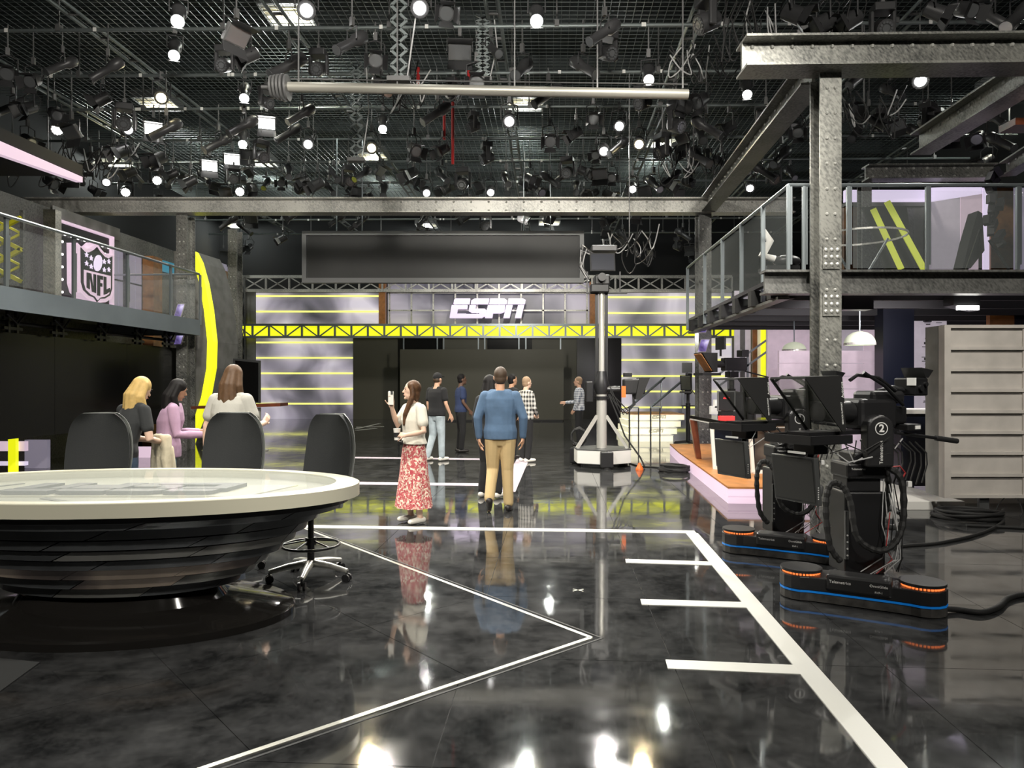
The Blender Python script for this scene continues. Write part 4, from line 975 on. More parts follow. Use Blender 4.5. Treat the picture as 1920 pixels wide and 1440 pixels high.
for k in range(7):
    y = 10.0 + k * 1.02; x0 = MA.x + (MBk.x - MA.x) * (y - ym) / (MBk.y - ym)
    MB().bx(x0 - .05, x0 + .30, y, y + .16, zm0 - .06, zm1 - .11).build('joist_end', 'black_rubber', mz)
MB().beam(MA + V((.1, .1, -.36)), MBk + V((.1, 0, -.36)), .16, .04).build('edge_plate', 'steel_dark', mz)
zr2 = Zat(349, ym)
MB().tube([V((P(1477, 0, ym).x, ym - .05, zr2)), V((12, ym - .05, zr2))], .028, 8).build('handrail', 'rail', mz)
A_, B2 = V((P(1477, 0, ym).x, ym - .05, zr2)), V((4.13, 16.7, zr2))
MB().tube([A_, B2], .028, 8).build('side_handrail', 'rail', mz)
pp = [P(px, 500, ym - .05).x for px in (1478, 1507, 1590, 1738, 1908)] + [8.6, 10.2]
for x in pp:
    MB().bx(x - .02, x + .02, ym - .07, ym - .03, zm1, zr2).build('post', 'rail', mz); MB().bx(x + .025, x + .05, ym - .065, ym - .04, zm1 + .08, zr2 - .02).build('clamp', 'rail', mz)
for a, b in zip(pp[2:], pp[3:]): MB().bx(a + .07, b - .04, ym - .055, ym - .043, zm1 + .03, zr2 - .08).build('glass_pane', 'glass', mz)
sy = [ym, 10.9, 12.1, 13.4, 14.9, 16.7]
for i, y in enumerate(sy):
    p = A_ + (B2 - A_) * ((y - A_.y) / (B2.y - A_.y))
    if i: MB().bx(p.x - .03, p.x + .03, y - .02, y + .02, zm1 - .3, zr2).build('post', 'rail', mz)
for a, b in zip(sy, sy[1:]):
    p, q = [A_ + (B2 - A_) * ((y - A_.y) / (B2.y - A_.y)) for y in (a + .05, b - .05)]; dz = V((0, 0, zm1 - .25 - zr2)); MB().prism([p + V((0, 0, -.06)), q + V((0, 0, -.06)), q + dz, p + dz], (.012, 0, 0)).build('glass_pane', 'glass', mz)
# hung under it
for (px, w_, h0, h1, Y, mt, nm, lb, ct) in ((1612, 30, 548, 580, 10.35, 'black_satin', 'flood_light', 'black flood light under the mezzanine edge beside the tall column', 'light'),):
    t = thing(nm, lb, ct, P(px, h1, Y)); R_('housing', mt, t, px - w_, px + w_ - 4, h0 + 6, h1, Y, .25)
    for k in range(3): R_('fin', mt, t, px - w_ - 6 + k * 2, px - w_ - 4 + k * 2, h0 + 8, h1 - 2, Y + .03, .18)
    MB().beam(P(px, h0 + 6, Y + .1), P(px, h0 - 8, Y + .1), .05, .05).build('hanger', mt, t)
t = thing('flood_light', 'lit silver flood light under the mezzanine near the grey panels', 'light', P(1815, 582, 10.2))
MB().prism([P(1788, 552, 10.2), P(1838, 550, 10.2), P(1838, 582, 10.2), P(1788, 572, 10.2)], (0, .25, 0)).build('housing', 'black_satin', t); R_('lens', 'lamp_soft', t, 1796, 1836, 573, 581, 10.16, .04); MB().beam(P(1815, 552, 10.3), P(1815, 540, 10.3), .05, .05).build('hanger', 'black_satin', t)
def pendant(label, px, ytop, ybot, wd, Y, zc):
    t = thing('pendant_lamp', label, 'lamp', P(px, ybot, Y)); c = P(px, ybot, Y); r = wd / F * Y / 2; hg = (ybot - ytop) / F * Y
    pr = [(.02, hg)] + [(r * math.cos(math.radians(a)), hg * .16 + hg * .84 * math.sin(math.radians(a))) for a in (80, 60, 40, 20, 5)] + [(r * 1.02, hg * .14), (r * .97, 0), (r * .93, .0), (r * .9, hg * .15)]
    MB().lathe(pr, c, 28).build('dome', 'lamp_dome', t, smooth=35); MB().lathe([(r * 1.03, 0), (r * 1.03, hg * .16), (r * .99, hg * .16), (r * .99, 0)], c, 28, close=True).build('band', 'steel_bright', t)
    MB().cyl(c + V((0, 0, hg)), V((c.x, c.y, zc)), .012, 8).build('stem', 'rail', t); MB().ell(c + V((0, 0, hg * .35)), (.05, .05, .06), 10, 6).build('bulb', 'lamp_soft', t)
    MB().cyl(V((c.x, c.y, zc - .03)), V((c.x, c.y, zc)), .06, 12).build('ceiling_rose', 'rail', t)
pendant('dome pendant lamp right of the tall steel column', 1612, 621, 647, 54, 11.6, zm1 - .12)
pendant('dome pendant lamp left of the tall steel column', 1489, 641, 658, 42, 14.2, zm1 - .12)
spot_light(P(1815, 590, 10.2), (6.0, 14, 1.2), 110, 110, (1, .93, .97), .15); spot_light(P(1660, 592, 10.4), (5.0, 14, .9), 90, 110, (1, .93, .97), .15); spot_light((4.4, 17.2, 2.9), (5.5, 20.5, 1.5), 120, 120, (1, .97, .9), .15)  # spots added under the mezzanine to brighten its walls, the last without any fixture
# rooms behind, lower level
def plank_wall(label, x0, x1, y0, y1, n, Y, mat):
    t = thing('plank_wall', label, 'set wall', P((x0 + x1) / 2, y1, Y)); h_ = (y1 - y0) / n
    for k in range(n): R_('plank', mat, t, x0, x1, y0 + k * h_ + .5, y0 + (k + 1) * h_ - .5, Y, .08)
    R_('edge_post', 'wood', t, x1, x1 + 4, y0 - 4, y1, Y - .02, .12)
    return t
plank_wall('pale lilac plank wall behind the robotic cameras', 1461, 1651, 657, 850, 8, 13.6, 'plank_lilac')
t = thing('black_pylon', 'tall black pylon between the lilac planks and the newsprint wall', 'pylon', P(1686, 920, 12.6)); R_('body', 'navy', t, 1656, 1714, 552, 905, 12.6, .3)
for y in (560, 573): 
    for x in (1670, 1682): R_('indicator', 'lavender', t, x, x + 4, y - 2, y + 2, 12.58, .02)
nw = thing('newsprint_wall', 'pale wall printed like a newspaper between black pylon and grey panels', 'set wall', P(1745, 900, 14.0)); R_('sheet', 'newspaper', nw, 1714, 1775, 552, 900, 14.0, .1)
rn = random.Random(11); pr = MB()
for k in range(60):
    x = rn.choice((1731, 1753)) + rn.uniform(-3, 6); y = 560 + rn.random() * 230; a = P(x, y, 13.98); pr.bx(a.x, a.x + rn.uniform(.04, .2), 13.985, 13.998, a.z, a.z + rn.choice((.012, .012, .02, .045)))
o = pr.build('print_rows', 'print_black', nw); o['kind'] = 'stuff'
bk = thing('mezzanine_backdrop', 'pale lilac back wall glimpsed between the joists under the mezzanine', 'set wall', P(1680, 800, 16.4))
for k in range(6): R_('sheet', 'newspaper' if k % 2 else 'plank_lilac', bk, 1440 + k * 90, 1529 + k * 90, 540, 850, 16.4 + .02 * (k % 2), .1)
tag(R_('wooden_board', 'wood_orange', None, 1856, 1902, 545, 640, 13.0, .1), 'orange wooden board above the grey panel partition', 'board')
tag(R_('navy_board', 'navy', None, 1902, 2010, 545, 640, 13.0, .1), 'dark navy board above the grey partition at the right edge', 'board')
cbn = thing('navy_cabinet', 'dark navy cabinet on the low white riser', 'cabinet', P(1735, 930, 10.6)); cx0, cx1 = P(1690, 0, 10.4).x, P(1778, 0, 10.4).x
MB().bx(cx0, cx1 + .4, 10.4, 11.2, .11, 1.17).build('body', 'navy', cbn); MB().bx(cx0 - .05, cx1 + .45, 10.35, 11.25, 1.17, 1.22).build('worktop', 'white_paint', cbn)
for k in range(3): w_ = (cx1 + .4 - cx0) / 3; MB().bx(cx0 + k * w_ + .01, cx0 + (k + 1) * w_ - .01, 10.375, 10.4, .2, 1.12).build('door', 'navy', cbn)
bn = thing('bin', 'blue plastic bin behind the number 2 camera column', 'bin', V((5.0, 10.0, .111))); MB().lathe([(.001, 0), (.13, 0), (.17, .42), (.18, .42), (.18, .45), (.155, .45), (.12, .03), (.001, .03)], (5.0, 10.0, .111), 16).build('tub', 'navy_bin', bn)
# far wall under the mezzanine with yellow stripe and stairs
fw = thing('stairwell_wall', 'pale corrugated wall with yellow stripe beyond the anchor desk', 'set wall', P(1430, 820, 20.5))
for k in range(9): R_('board', 'concrete' if k % 2 else 'newspaper', fw, 1378 + k * 10, 1387.5 + k * 10, 545, 830, 20.5 + .05 * (k % 2), .08)
R_('yellow_stripe', 'yellow_led', fw, 1428, 1436, 560, 770, 20.35, .08); R_('wood_strip', 'wood_orange', fw, 1412, 1420, 600, 720, 20.35, .08)
st = thing('stair_rail', 'grey sloping stair handrails beyond the anchor desk monitors', 'railing', P(1420, 760, 19.8))
for dy in (0, 22): MB().beam(P(1350, 700 + dy, 19.8), P(1490, 600 + dy, 19.8), .05, .05).build('rail', 'rail', st)
for x in (1366, 1402, 1440, 1452): MB().beam(P(x, 690 - (x - 1366) * .71, 19.8), V((P(x, 0, 19.8).x, 19.8, 0)), .05, .05).build('post', 'rail', st)
# mezzanine upper level
uw = thing('upper_wall', 'grey and lilac panelled wall at the back of the mezzanine', 'set wall', P(1660, 500, 15.6))
R_('light_cove', 'lavender', uw, 1585, 1742, 356, 378, 15.5, .1); R_('lintel', 'concrete', uw, 1585, 1735, 379, 386, 15.45, .15)
for k, (x0, x1, mt) in enumerate(((1583, 1622, 'wood'), (1622, 1628, 'black_satin'), (1628, 1714, 'steel_dark'), (1714, 1737, 'concrete'), (1740, 1800, 'newspaper'), (1801, 1842, 'plank_lilac'), (1843, 1857, 'lavender'), (1900, 1990, 'lavender_dim'))): R_('panel', mt, uw, x0, x1, 386 if x1 < 1738 else 352, 506, 15.55, .1)
R_('wood_panel', 'wood', uw, 1858, 1900, 352, 506, 15.5, .1)
tag(MB().prism([P(1742, 352, 15.42), P(1840, 348, 12.9), P(1840, 362, 12.9), P(1742, 378, 15.42)], (.05, .05, 0)).build('light_band', 'lavender'), 'lavender light band angling forward above the mezzanine railing', 'light band')
t = thing('slanted_board', 'black display board leaning behind the mezzanine railing', 'board', P(1680, 506, 13)); MB().prism([P(1618, 388, 13.2), P(1700, 386, 13.2), P(1716, 500, 13.0), P(1660, 506, 13.0)], (0, .06, 0)).build('board', 'black_rubber', t)
for i, (a, b) in enumerate((((1637, 392), (1690, 505)), ((1663, 378), (1733, 506)))):
    tag(MB().beam(P(a[0], a[1], 12.8), P(b[0], b[1], 12.6), .05, .10).build('lime_bar', 'lime_bar'), ('shorter' if i == 0 else 'longer') + ' lime green slanted bar behind the mezzanine railing', 'bar')
t = thing('glass_table', 'round glass table on the mezzanine behind the railing', 'table', P(1640, 506, 11.5))
MB().lathe([(.001, 0), (.7, 0), (.7, .02), (.001, .02)], P(1610, 446, 11.5), 36).build('top', 'glass', t); MB().lathe([(.7, 0), (.712, 0), (.712, .03), (.7, .03)], P(1610, 446, 11.5), 36, close=True).build('edge', 'steel_bright', t)
for k in (-1, 1): MB().beam(P(1610 + k * 55, 447, 11.5), P(1610 + k * 20, 506, 11.5), .03, .03).build('leg', 'rail', t)
t = thing('equipment_stand', 'black draped equipment stand on the mezzanine near the right edge', 'stand', P(1820, 506, 11.2))
MB().prism([P(1834, 395, 11.2), P(1842, 400, 11.2), P(1846, 470, 11.2), P(1820, 503, 11.2), P(1805, 503, 11.2), P(1818, 450, 11.2)], (0, .25, 0)).build('drape', 'black_rubber', t)
for a, b in (((1838, 430), (1812, 506)), ((1838, 430), (1838, 506)), ((1855, 450), (1892, 506))): MB().beam(P(*a, 11.1), P(*b, 11.1), .035, .035).build('leg', 'black_satin', t)
t = thing('hanging_camera', 'black hanging camera rig above the mezzanine railing, right edge', 'camera', P(1870, 450, 11.8))
for k in range(14):
    rn2 = random.Random(k + 40); a = (1862 + rn2.uniform(-12, 18), 315 + k * 10); b = (a[0] + rn2.uniform(-14, 14), a[1] + 16); MB().beam(P(*a, 11.8 + rn2.uniform(0, .2)), P(*b, 11.8), .10, .10).build('segment', 'fixture', t)
t = thing('robot_arm', 'white and black jointed camera arm at the mezzanine corner behind the glass', 'camera', P(1455, 500, 11.0))
MB().tube([P(1430, 432, 11), P(1444, 452, 11), P(1430, 478, 11), P(1452, 486, 11)], [.05, .06, .07, .06], 8).build('arm', 'white_paint', t, smooth=60); MB().ell(P(1475, 490, 11), (.22, .15, .10)).build('head', 'black_plastic', t, smooth=60); MB().box(P(1460, 505, 11), (.5, .4, .06)).build('base', 'black_satin', t)
tag(MB().bx(7.6, 12, 10.2, 10.4, Zat(222, 10.2), Zat(195, 10.2)).build('light_band', 'lavender'), 'lavender light band at the top right behind the beams', 'light band')
tag(MB().bx(7.2, 12, 10.15, 10.5, Zat(236, 10.2), Zat(223, 10.2)).build('wood_soffit', 'wood_brown'), 'brown soffit under the top right lavender light band', 'soffit')
# ================================================================== RIGHT ANCHOR DESK ON ITS PLATFORM
pc = [G(1365, 945), G(1272, 868), V((3.6, 16.2, 0)), V((4.6, 16.2, 0)), V((4.6, 9.75, 0)), V((3.96, 9.75, 0)), V((3.96, 9.42, 0))]
pl = thing('platform', 'wood-topped platform with pink glowing sides under the anchor desk', 'platform', pc[0])
def inset(poly, d):
    c = sum(poly, V((0, 0, 0))) / len(poly); return [p + (c - p).normalized() * d for p in poly]
MB().prism([p + V((0, 0, .002)) for p in inset(pc, .02)], (0, 0, .10)).build('lower_fascia', 'pink_light', pl); MB().prism([p + V((0, 0, .104)) for p in inset(pc, .01)], (0, 0, .10)).build('upper_fascia', 'pink_light', pl)
MB().prism([p + V((0, 0, .205)) for p in pc], (0, 0, .025)).build('wood_top', 'wood_orange', pl)
ad = thing('anchor_desk', 'black anchor desk with white edging on the wood platform', 'desk', V((3.5, 11.8, .23)))
top = [P(1292, 779, 13.2), P(1350, 797, 11.3), V((3.55, 10.7, 1.0)), V((4.55, 10.7, 1.0)), V((4.55, 12.3, 1.0)), V((4.0, 12.3, 1.0)), V((3.6, 13.6, 1.0))]
top = [V((p.x, p.y, .97)) for p in top]
MB().prism(top, (0, 0, .05)).build('top', 'gloss_black', ad); MB().prism([p + V((0, 0, -.03)) for p in inset(top, .02)], (0, 0, .03)).build('white_edge', 'white_paint', ad)
base = [V((3.28, 11.5, .23)), V((3.72, 10.95, .23)), V((4.5, 10.95, .23)), V((4.5, 12.2, .23)), V((3.6, 12.2, .23))]
MB().prism(base, (0, 0, .71)).build('base', 'navy', ad)
MB().prism([V((3.24, 11.45, .23)), V((3.70, 10.88, .23)), V((4.52, 10.88, .23)), V((4.52, 10.95, .23)), V((3.73, 10.95, .23)), V((3.29, 11.52, .23))], (0, 0, .05)).build('plinth', 'white_paint', ad)
for a in (V((3.27, 11.46, .25)), V((3.70, 10.90, .25))): MB().beam(a, a + V((-.05, 0, .7)), .05, .05).build('edge_trim', 'white_paint', ad)
MB().prism([V((3.38, 13.0, .23)), V((3.46, 12.95, .23)), V((3.36, 12.9, .94)), V((3.25, 12.95, .94))], (.04, .25, 0)).build('end_leg', 'wood_brown', ad)
MB().prism([V((3.74, 10.945, .30)), V((4.45, 10.945, .30)), V((4.45, 10.945, .92)), V((3.74, 10.945, .92))], (0, -.01, 0)).build('front_panel', 'desk_graphic', ad)
lp = thing('desk_monitor', 'dark monitor with red slanted letters standing on the anchor desk', 'monitor', V((3.75, 11.9, 1.02))); mY = 11.9
R_('housing', 'bezel', lp, 1346, 1379, 733, 771, mY, .05); R_('display', 'black_plastic', lp, 1348, 1377, 735, 769, mY - .01, .01); R_('foot', 'black_satin', lp, 1352, 1375, 770, 785, mY, .1)
espn(lp, 'red_text', P(1356, 748, mY - .012), (1, 0, 0), (0, 0, 1), .11, .003)
tag(MB().box(V((P(1362, 776, 11.6).x, 11.6, 1.05)), (.24, .12, .06)).build('tablet', 'red_text'), 'small red-lit prompt panel on the anchor desk below the monitor', 'panel')
for i, (px, py) in enumerate(((1345, 757), (1338, 769))):
    tag(MB().box(P(px, py, 12.6), (.12, .12, .14)).build('white_box', 'white_paint'), ('upper' if i == 0 else 'lower') + ' small white box beside the anchor desk monitor', 'box')
t = thing('swivel_chair', 'black rounded chair back behind the anchor desk', 'chair', V((4.15, 13.2, .23))); MB().ell((4.1, 13.0, 1.05), (.34, .12, .42), 16, 10).build('backrest', 'black_rubber', t, smooth=60); MB().ell((4.15, 13.2, .68), (.3, .28, .07), 16, 8).build('seat', 'black_rubber', t, smooth=60); MB().cyl((4.15, 13.2, .3), (4.15, 13.2, .65), .04, 10).build('column', 'black_satin', t)
for k in range(5): a = k * 1.2566; MB().beam((4.15, 13.2, .28), (4.15 + .3 * math.cos(a), 13.2 + .3 * math.sin(a), .25), .05, .04).build('leg', 'black_satin', t)
# ---------- studio cameras on pedestals further back
def ped_camera(label, loc, yaw, h=1.45, s=1.0, hood='wood_orange', monitor=True):
    t = thing('studio_camera', label, 'camera', loc, yaw)
    def W(m, nm, mt, **k): m.v = [(x * s, y * s, z) for x, y, z in m.v]; return m.build(nm, mt, t, world=False, **k)
    for k in range(3):
        a = 2 * math.pi * k / 3 + .5; W(MB().beam((0, 0, .12), (.42 * math.cos(a), .42 * math.sin(a), .07), .09, .07), 'base_leg', 'black_satin'); W(MB().cyl((.4 * math.cos(a), .4 * math.sin(a), .0), (.4 * math.cos(a), .4 * math.sin(a), .08), .05, 12), 'wheel', 'black_rubber')
    W(MB().cyl((0, 0, .08), (0, 0, h - .35), .075, 14), 'column', 'black_satin'); W(MB().cyl((0, 0, h - .35), (0, 0, h - .12), .05, 14), 'upper_column', 'monitor_grey')
    W(MB().tube([(.22 * math.cos(a), .22 * math.sin(a), h - .42) for a in [2 * math.pi * i / 20 for i in range(20)]], .012, 6, closed=True), 'steering_ring', 'black_satin')
    W(MB().box((0, 0, h - .06), (.2, .2, .12)), 'pan_head', 'black_satin', bevel=.015); b = W(MB().box((-.05, 0, h + .14), (.5, .18, .26)), 'body', 'black_plastic', bevel=.02)
    W(MB().cyl((.2, 0, h + .14), (.42, 0, h + .14), .07, 14), 'lens', 'black_plastic')
    W(MB().prism([V((.75, -.17, h + .36)), V((.42, -.17, h + .36)), V((.42, -.17, h - .02)), V((.5, -.17, h - .02))], (0, .34, 0)), 'prompter_hood', 'black_rubber')
    W(MB().prism([V((.757, -.14, h + .34)), V((.52, -.14, h + .01)), V((.52, .14, h + .01)), V((.757, .14, h + .34))], (.01, 0, -.006)), 'prompter_glass', hood)
    W(MB().box((.55, 0, h - .06), (.4, .36, .05)), 'tray', 'black_plastic'); W(MB().box((-.25, 0, h + .36), (.16, .2, .14)), 'viewfinder', 'black_plastic', bevel=.01)
    if monitor: W(MB().box((.25, 0, h + .56), (.05, .32, .26)), 'top_monitor', 'black_plastic', bevel=.006); W(MB().beam((.25, 0, h + .3), (.25, 0, h + .46), .03, .03), 'monitor_post', 'black_satin')
    W(MB().cyl((-.25, .08, h), (-.75, .14, h - .12), .014, 8), 'pan_bar', 'black_satin')
    return t
ped_camera('studio camera with amber prompter glass behind the anchor desk column', (P(1372, 0, 14.2).x, 14.2, .232), math.radians(195), 1.62)
ped_camera('small studio camera on a pedestal left of the anchor desk column', (P(1290, 0, 18.3).x, 18.3, 0), math.radians(250), 1.45, .8, 'prompter_glass')
# camera crane on white hexagonal base
JC = V((P(1128, 0, 13.9).x, 13.9, 0))
jb = thing('camera_crane', 'tall camera crane column on a white hexagonal wheeled base', 'camera crane', JC)
def J(m, nm, mt, **k): return m.build(nm, mt, jb, world=False, **k)
hexp = [V((.60 * math.cos(a), .60 * math.sin(a), .08)) for a in [math.pi / 6 + math.pi / 3 * i + .04 for i in range(6)]]
J(MB().prism(hexp, (0, 0, .26)), 'base', 'white_paint', bevel=.01); J(MB().prism([p * 1.01 + V((0, 0, .255)) for p in hexp], (0, 0, .015)), 'base_lid', 'monitor_grey')
for a in (-math.pi / 2 + .04, math.pi / 6, math.pi * 5 / 6): J(MB().box((.56 * math.cos(a), .56 * math.sin(a), .18), (.24, .16, .3), a + math.pi / 2), 'drive_unit', 'black_plastic', bevel=.02); J(MB().cyl((.54 * math.cos(a), .54 * math.sin(a), 0), (.54 * math.cos(a), .54 * math.sin(a), .1), .09, 14), 'wheel', 'black_rubber')
J(MB().cyl((0, 0, .34), (0, 0, 1.42), .10, 20), 'lower_column', 'chair_base', smooth=40); J(MB().cyl((0, 0, 1.30), (0, 0, 1.36), .14, 20), 'collar', 'black_satin', smooth=40)
for a in (-.2, math.pi + .2, math.pi / 2): J(MB().beam((.5 * math.cos(a), .5 * math.sin(a), .35), (.09 * math.cos(a), .09 * math.sin(a), .98), .06, .06), 'strut', 'chair_base')
J(MB().cyl((0, 0, 1.42), (0, 0, 3.40), .058, 18), 'upper_column', 'chair_base', smooth=40)
for s in (-1, 1): J(MB().beam((s * .095, .02, 1.5), (s * .095, .02, 3.4), .055, .06), 'cable_track', 'black_satin')
J(MB().rings([(0, 0, 1.40, .11, .11), (0, 0, 1.55, .16, .14), (0, 0, 1.70, .12, .12), (0, 0, 1.85, .09, .09)], 14), 'clamp', 'black_plastic', smooth=50)
J(MB().box((-.05, -.02, 3.46), (.36, .26, .16)), 'crane_head', 'black_satin', bevel=.02); J(MB().box((0, 0, 3.62), (.3, .3, .2)), 'remote_head', 'black_plastic', bevel=.03)
J(MB().cyl((-.02, -.26, 3.66), (-.02, -.05, 3.66), .08, 16), 'lens', 'black_plastic', smooth=40); J(MB().prism([V((-.24, -.22, 3.78)), V((.24, -.22, 3.78)), V((.24, -.12, 4.14)), V((-.24, -.12, 4.14))], (0, .05, 0)), 'prompter', 'black_rubber')
J(MB().prism([V((-.22, -.226, 3.80)), V((.22, -.226, 3.80)), V((.22, -.126, 4.12)), V((-.22, -.126, 4.12))], (0, .004, 0)), 'prompter_screen', 'navy')
J(MB().beam((-.3, 0, 3.38), (.5, 0, 3.38), .06, .03), 'cross_plate', 'black_satin')
for x in (-.28, .36): J(MB().beam((x, 0, 3.38), (x, 0, 3.8), .025, .025), 'cage_bar', 'black_satin')
rn = random.Random(8)
for k in range(9): J(MB().tube([(-.1 + rn.uniform(-.1, .1), 0, 4.1), (-.3 - rn.random() * .12, -.05, 4.2 + rn.random() * .12), (-.36 - rn.random() * .08, 0, 3.9), (-.25, 0, 3.6 + rn.random() * .1)], .014, 5), 'cable', 'black_rubber' if k % 3 else 'cable_grey', smooth=60)
J(MB().box((.05, .05, 4.25), (.5, .25, .12)), 'top_cage', 'fixture', bevel=.02)
jc = J(MB().box((.62, -.05, 1.55), (.42, .26, .30)), 'camera_body', 'black_plastic', bevel=.03); J(MB().cyl((.35, -.05, 1.5), (.1, -.05, 1.5), .06, 12), 'arm', 'black_satin'); J(MB().box((.50, -.05, 1.78), (.16, .14, .08)), 'camera_handle', 'black_satin', bevel=.01)
J(MB().prism([V((.72, -.25, 1.3)), V((.90, -.25, 1.72)), V((.70, -.25, 1.72)), V((.62, -.25, 1.3))], (0, .36, 0)), 'camera_hood', 'black_rubber'); J(MB().box((.4, -.2, 1.45), (.08, .02, .22)), 'bracket', 'orange')
J(MB().box((-.24, 0, 1.45), (.14, .12, .4)), 'control_box', 'black_satin', bevel=.02)
for k in range(5): J(MB().tube([(.15, -.1, 1.35 + .05 * k), (.3 + rn.random() * .2, -.15, 1.0 + rn.random() * .1), (.55 + rn.random() * .1, -.1, 1.2), (.6, -.05, 1.4)], .012, 5), 'loop_cable', 'black_rubber', smooth=60)
J(MB().tube([(.12, -.1, 1.4), (.3, -.15, .95), (.42, -.2, .6), (.7, -.3, .2), (.78, -.35, .02)], .016, 6), 'floor_cable', 'black_rubber', smooth=60)
J(MB().tube([(-.42 + (.15 + .02 * math.sin(k)) * math.cos(k * .7), .3 + .04 * math.sin(k * 1.7), .55 + (.17 + .02 * math.cos(k)) * math.sin(k * .7)) for k in range(40)], .012, 5), 'cable_reel', 'black_rubber', smooth=60)
tag(MB().lathe([(.001, 0), (.075, 0), (.07, .03), (.03, .10), (.02, .13), (.001, .13)], G(1199, 881), 12).build('floor_marker', 'orange'), 'small orange marker on the floor right of the crane base', 'marker')
# ---------- lit steps with rails
stp = thing('stage_steps', 'four cream glowing steps with slanted letters on the risers', 'steps', P(1245, 827, 19.6))
for k in range(4):
    Y = 19.6 + k * .36; z0, z1 = k * .18, (k + 1) * .18; x0, x1 = P(1184 + k * 3, 0, 19.6).x, P(1262 + k * 13, 0, 19.6).x
    MB().bx(x0, x1, Y, 22.4, z0 + (.003 if k else 0), z1 - .02).build('riser', 'step_cream', stp); MB().bx(x0 - .01, x1 + .01, Y - .02, 22.4 if k == 3 else Y + .4, z1 - .02, z1).build('tread', 'wood_orange' if k == 3 else 'white_paint', stp)
    if k in (1, 3): espn(stp, 'cream_rim', V(((x0 + x1) / 2 - .15, Y - .004, z0 + .04)), (1, 0, 0), (0, 0, 1), .42, .004)
for i, px in enumerate((1192, 1232)):
    sr_ = thing('stair_rail', ('left' if i == 0 else 'right') + ' pale metal handrail slanting up the cream steps', 'railing', P(px - 12, 828, 19.4))
    a, b = P(px - 12, 764, 19.3), P(px + 48, 714, 21.6)
    for d in (0, .10): MB().beam(a + V((d, 0, d)), b + V((d, 0, d)), .04, .04).build('rail', 'rail', sr_)
    MB().beam(a + V((0, 0, 0)), V((a.x, a.y, 0)), .035, .035).build('post', 'black_satin', sr_); MB().beam(a, a + V((.25, 0, 0)), .04, .04).build('return', 'rail', sr_)
    MB().beam(a + V((.25, 0, 0)), V((a.x + .25, a.y, 0)), .03, .03).build('post', 'black_satin', sr_); MB().beam(b, V((b.x, b.y, .72)), .04, .04).build('post', 'rail', sr_)
# ---------- high table with brown top, and monitor
YT = 16.7
tb = thing('high_table', 'long brown-topped high table with chrome legs beyond the women', 'table', P(443, 848, YT))
MB().prism([P(358, 767, YT), P(525, 762, YT), P(525, 756, YT), P(358, 762, YT)], (0, .6, 0)).build('top', 'wood_brown', tb)
for x in (400, 482): MB().cyl(P(x, 764, YT + .3), V((P(x, 0, YT + .3).x, YT + .3, .02)), .09, 16).build('leg', 'chair_base', tb, smooth=40); MB().cyl(V((P(x, 0, YT + .3).x, YT + .3, 0)), V((P(x, 0, YT + .3).x, YT + .3, .02)), .26, 24).build('foot_plate', 'chair_base', tb)
mo = thing('monitor', 'black upright monitor standing on the brown high table', 'monitor', P(462, 758, YT + .35))
MB().prism([P(437, 754, YT + .5), P(487, 756, YT + .25), P(487, 676, YT + .25), P(437, 672, YT + .5)], (0, .08, 0)).build('housing', 'monitor_grey', mo); MB().prism([P(441, 751, YT + .47), P(484, 753, YT + .24), P(484, 680, YT + .24), P(441, 676, YT + .47)], (0, .012, 0)).build('display', 'screen_black', mo); MB().box(P(464, 759, YT + .4), (.3, .2, .03)).build('foot', 'black_satin', mo)
# ================================================================== PEOPLE
def remesh(mb, name, mat, parent, voxel, smooth=4):
    me = bpy.data.meshes.new('tmp'); me.from_pydata(mb.v, [], mb.f)
    bm = bmesh.new(); bm.from_mesh(me); bmesh.ops.recalc_face_normals(bm, faces=bm.faces); bm.to_mesh(me); bm.free()
    o = bpy.data.objects.new('tmp', me); COL.objects.link(o)
    r = o.modifiers.new('r', 'REMESH'); r.mode = 'VOXEL'; r.voxel_size = voxel; r.use_smooth_shade = True
    s = o.modifiers.new('s', 'SMOOTH'); s.iterations = smooth; s.factor = .5
    dg = bpy.context.evaluated_depsgraph_get(); m2 = bpy.data.meshes.new_from_object(o.evaluated_get(dg)); bpy.data.objects.remove(o); bpy.data.meshes.remove(me)
    m2.name = name; m2.materials.clear(); m2.materials.append(MT[mat]); m2.polygons.foreach_set('use_smooth', [True] * len(m2.polygons))
    q = bpy.data.objects.new(name, m2); COL.objects.link(q); q.parent = parent; return q
def hand(mb, wr, d, nrm, side, s, curl=.45, spread=1.0):
    """palm and five fingers: wr wrist, d finger direction, nrm palm normal (fingers curl towards it)"""
    wr, d, n = V(wr), V(d).normalized(), V(nrm); n = (n - d * n.dot(d)).normalized(); b = d.cross(n) * side
    for k in (-1, 0, 1): mb.limb([wr + b * k * .017 * s, wr + d * .075 * s + b * k * .024 * s], [.019 * s, .016 * s], 8)
    for k, ln in enumerate((.064, .075, .070, .054)):
        base = wr + d * .082 * s + b * (.031 - .0205 * k) * s * spread; p = base; dr = d.copy(); pts = [base - d * .02 * s]
        for seg, fr in enumerate((.45, .32, .26)):
            dr = (Matrix.Rotation(curl * (.7 if seg == 0 else 1.0), 3, d.cross(n)) @ dr).normalized(); p = p + dr * ln * fr * s * 1.2; pts.append(p.copy())
        mb.limb(pts, [.0095 * s, .009 * s, .008 * s, .007 * s], 7)
    th = wr + d * .022 * s + b * .025 * s
    mb.limb([th, th + (d * .5 + b * .75 + n * .25) * .04 * s, th + (d * .95 + b * .75 + n * .6) * .07 * s], [.012 * s, .0105 * s, .008 * s], 7)
ELB = dict(l=(-.215, -.03, 1.13), r=(.215, -.03, 1.13)); WRI = dict(l=(-.225, .05, .885), r=(.225, .05, .885))
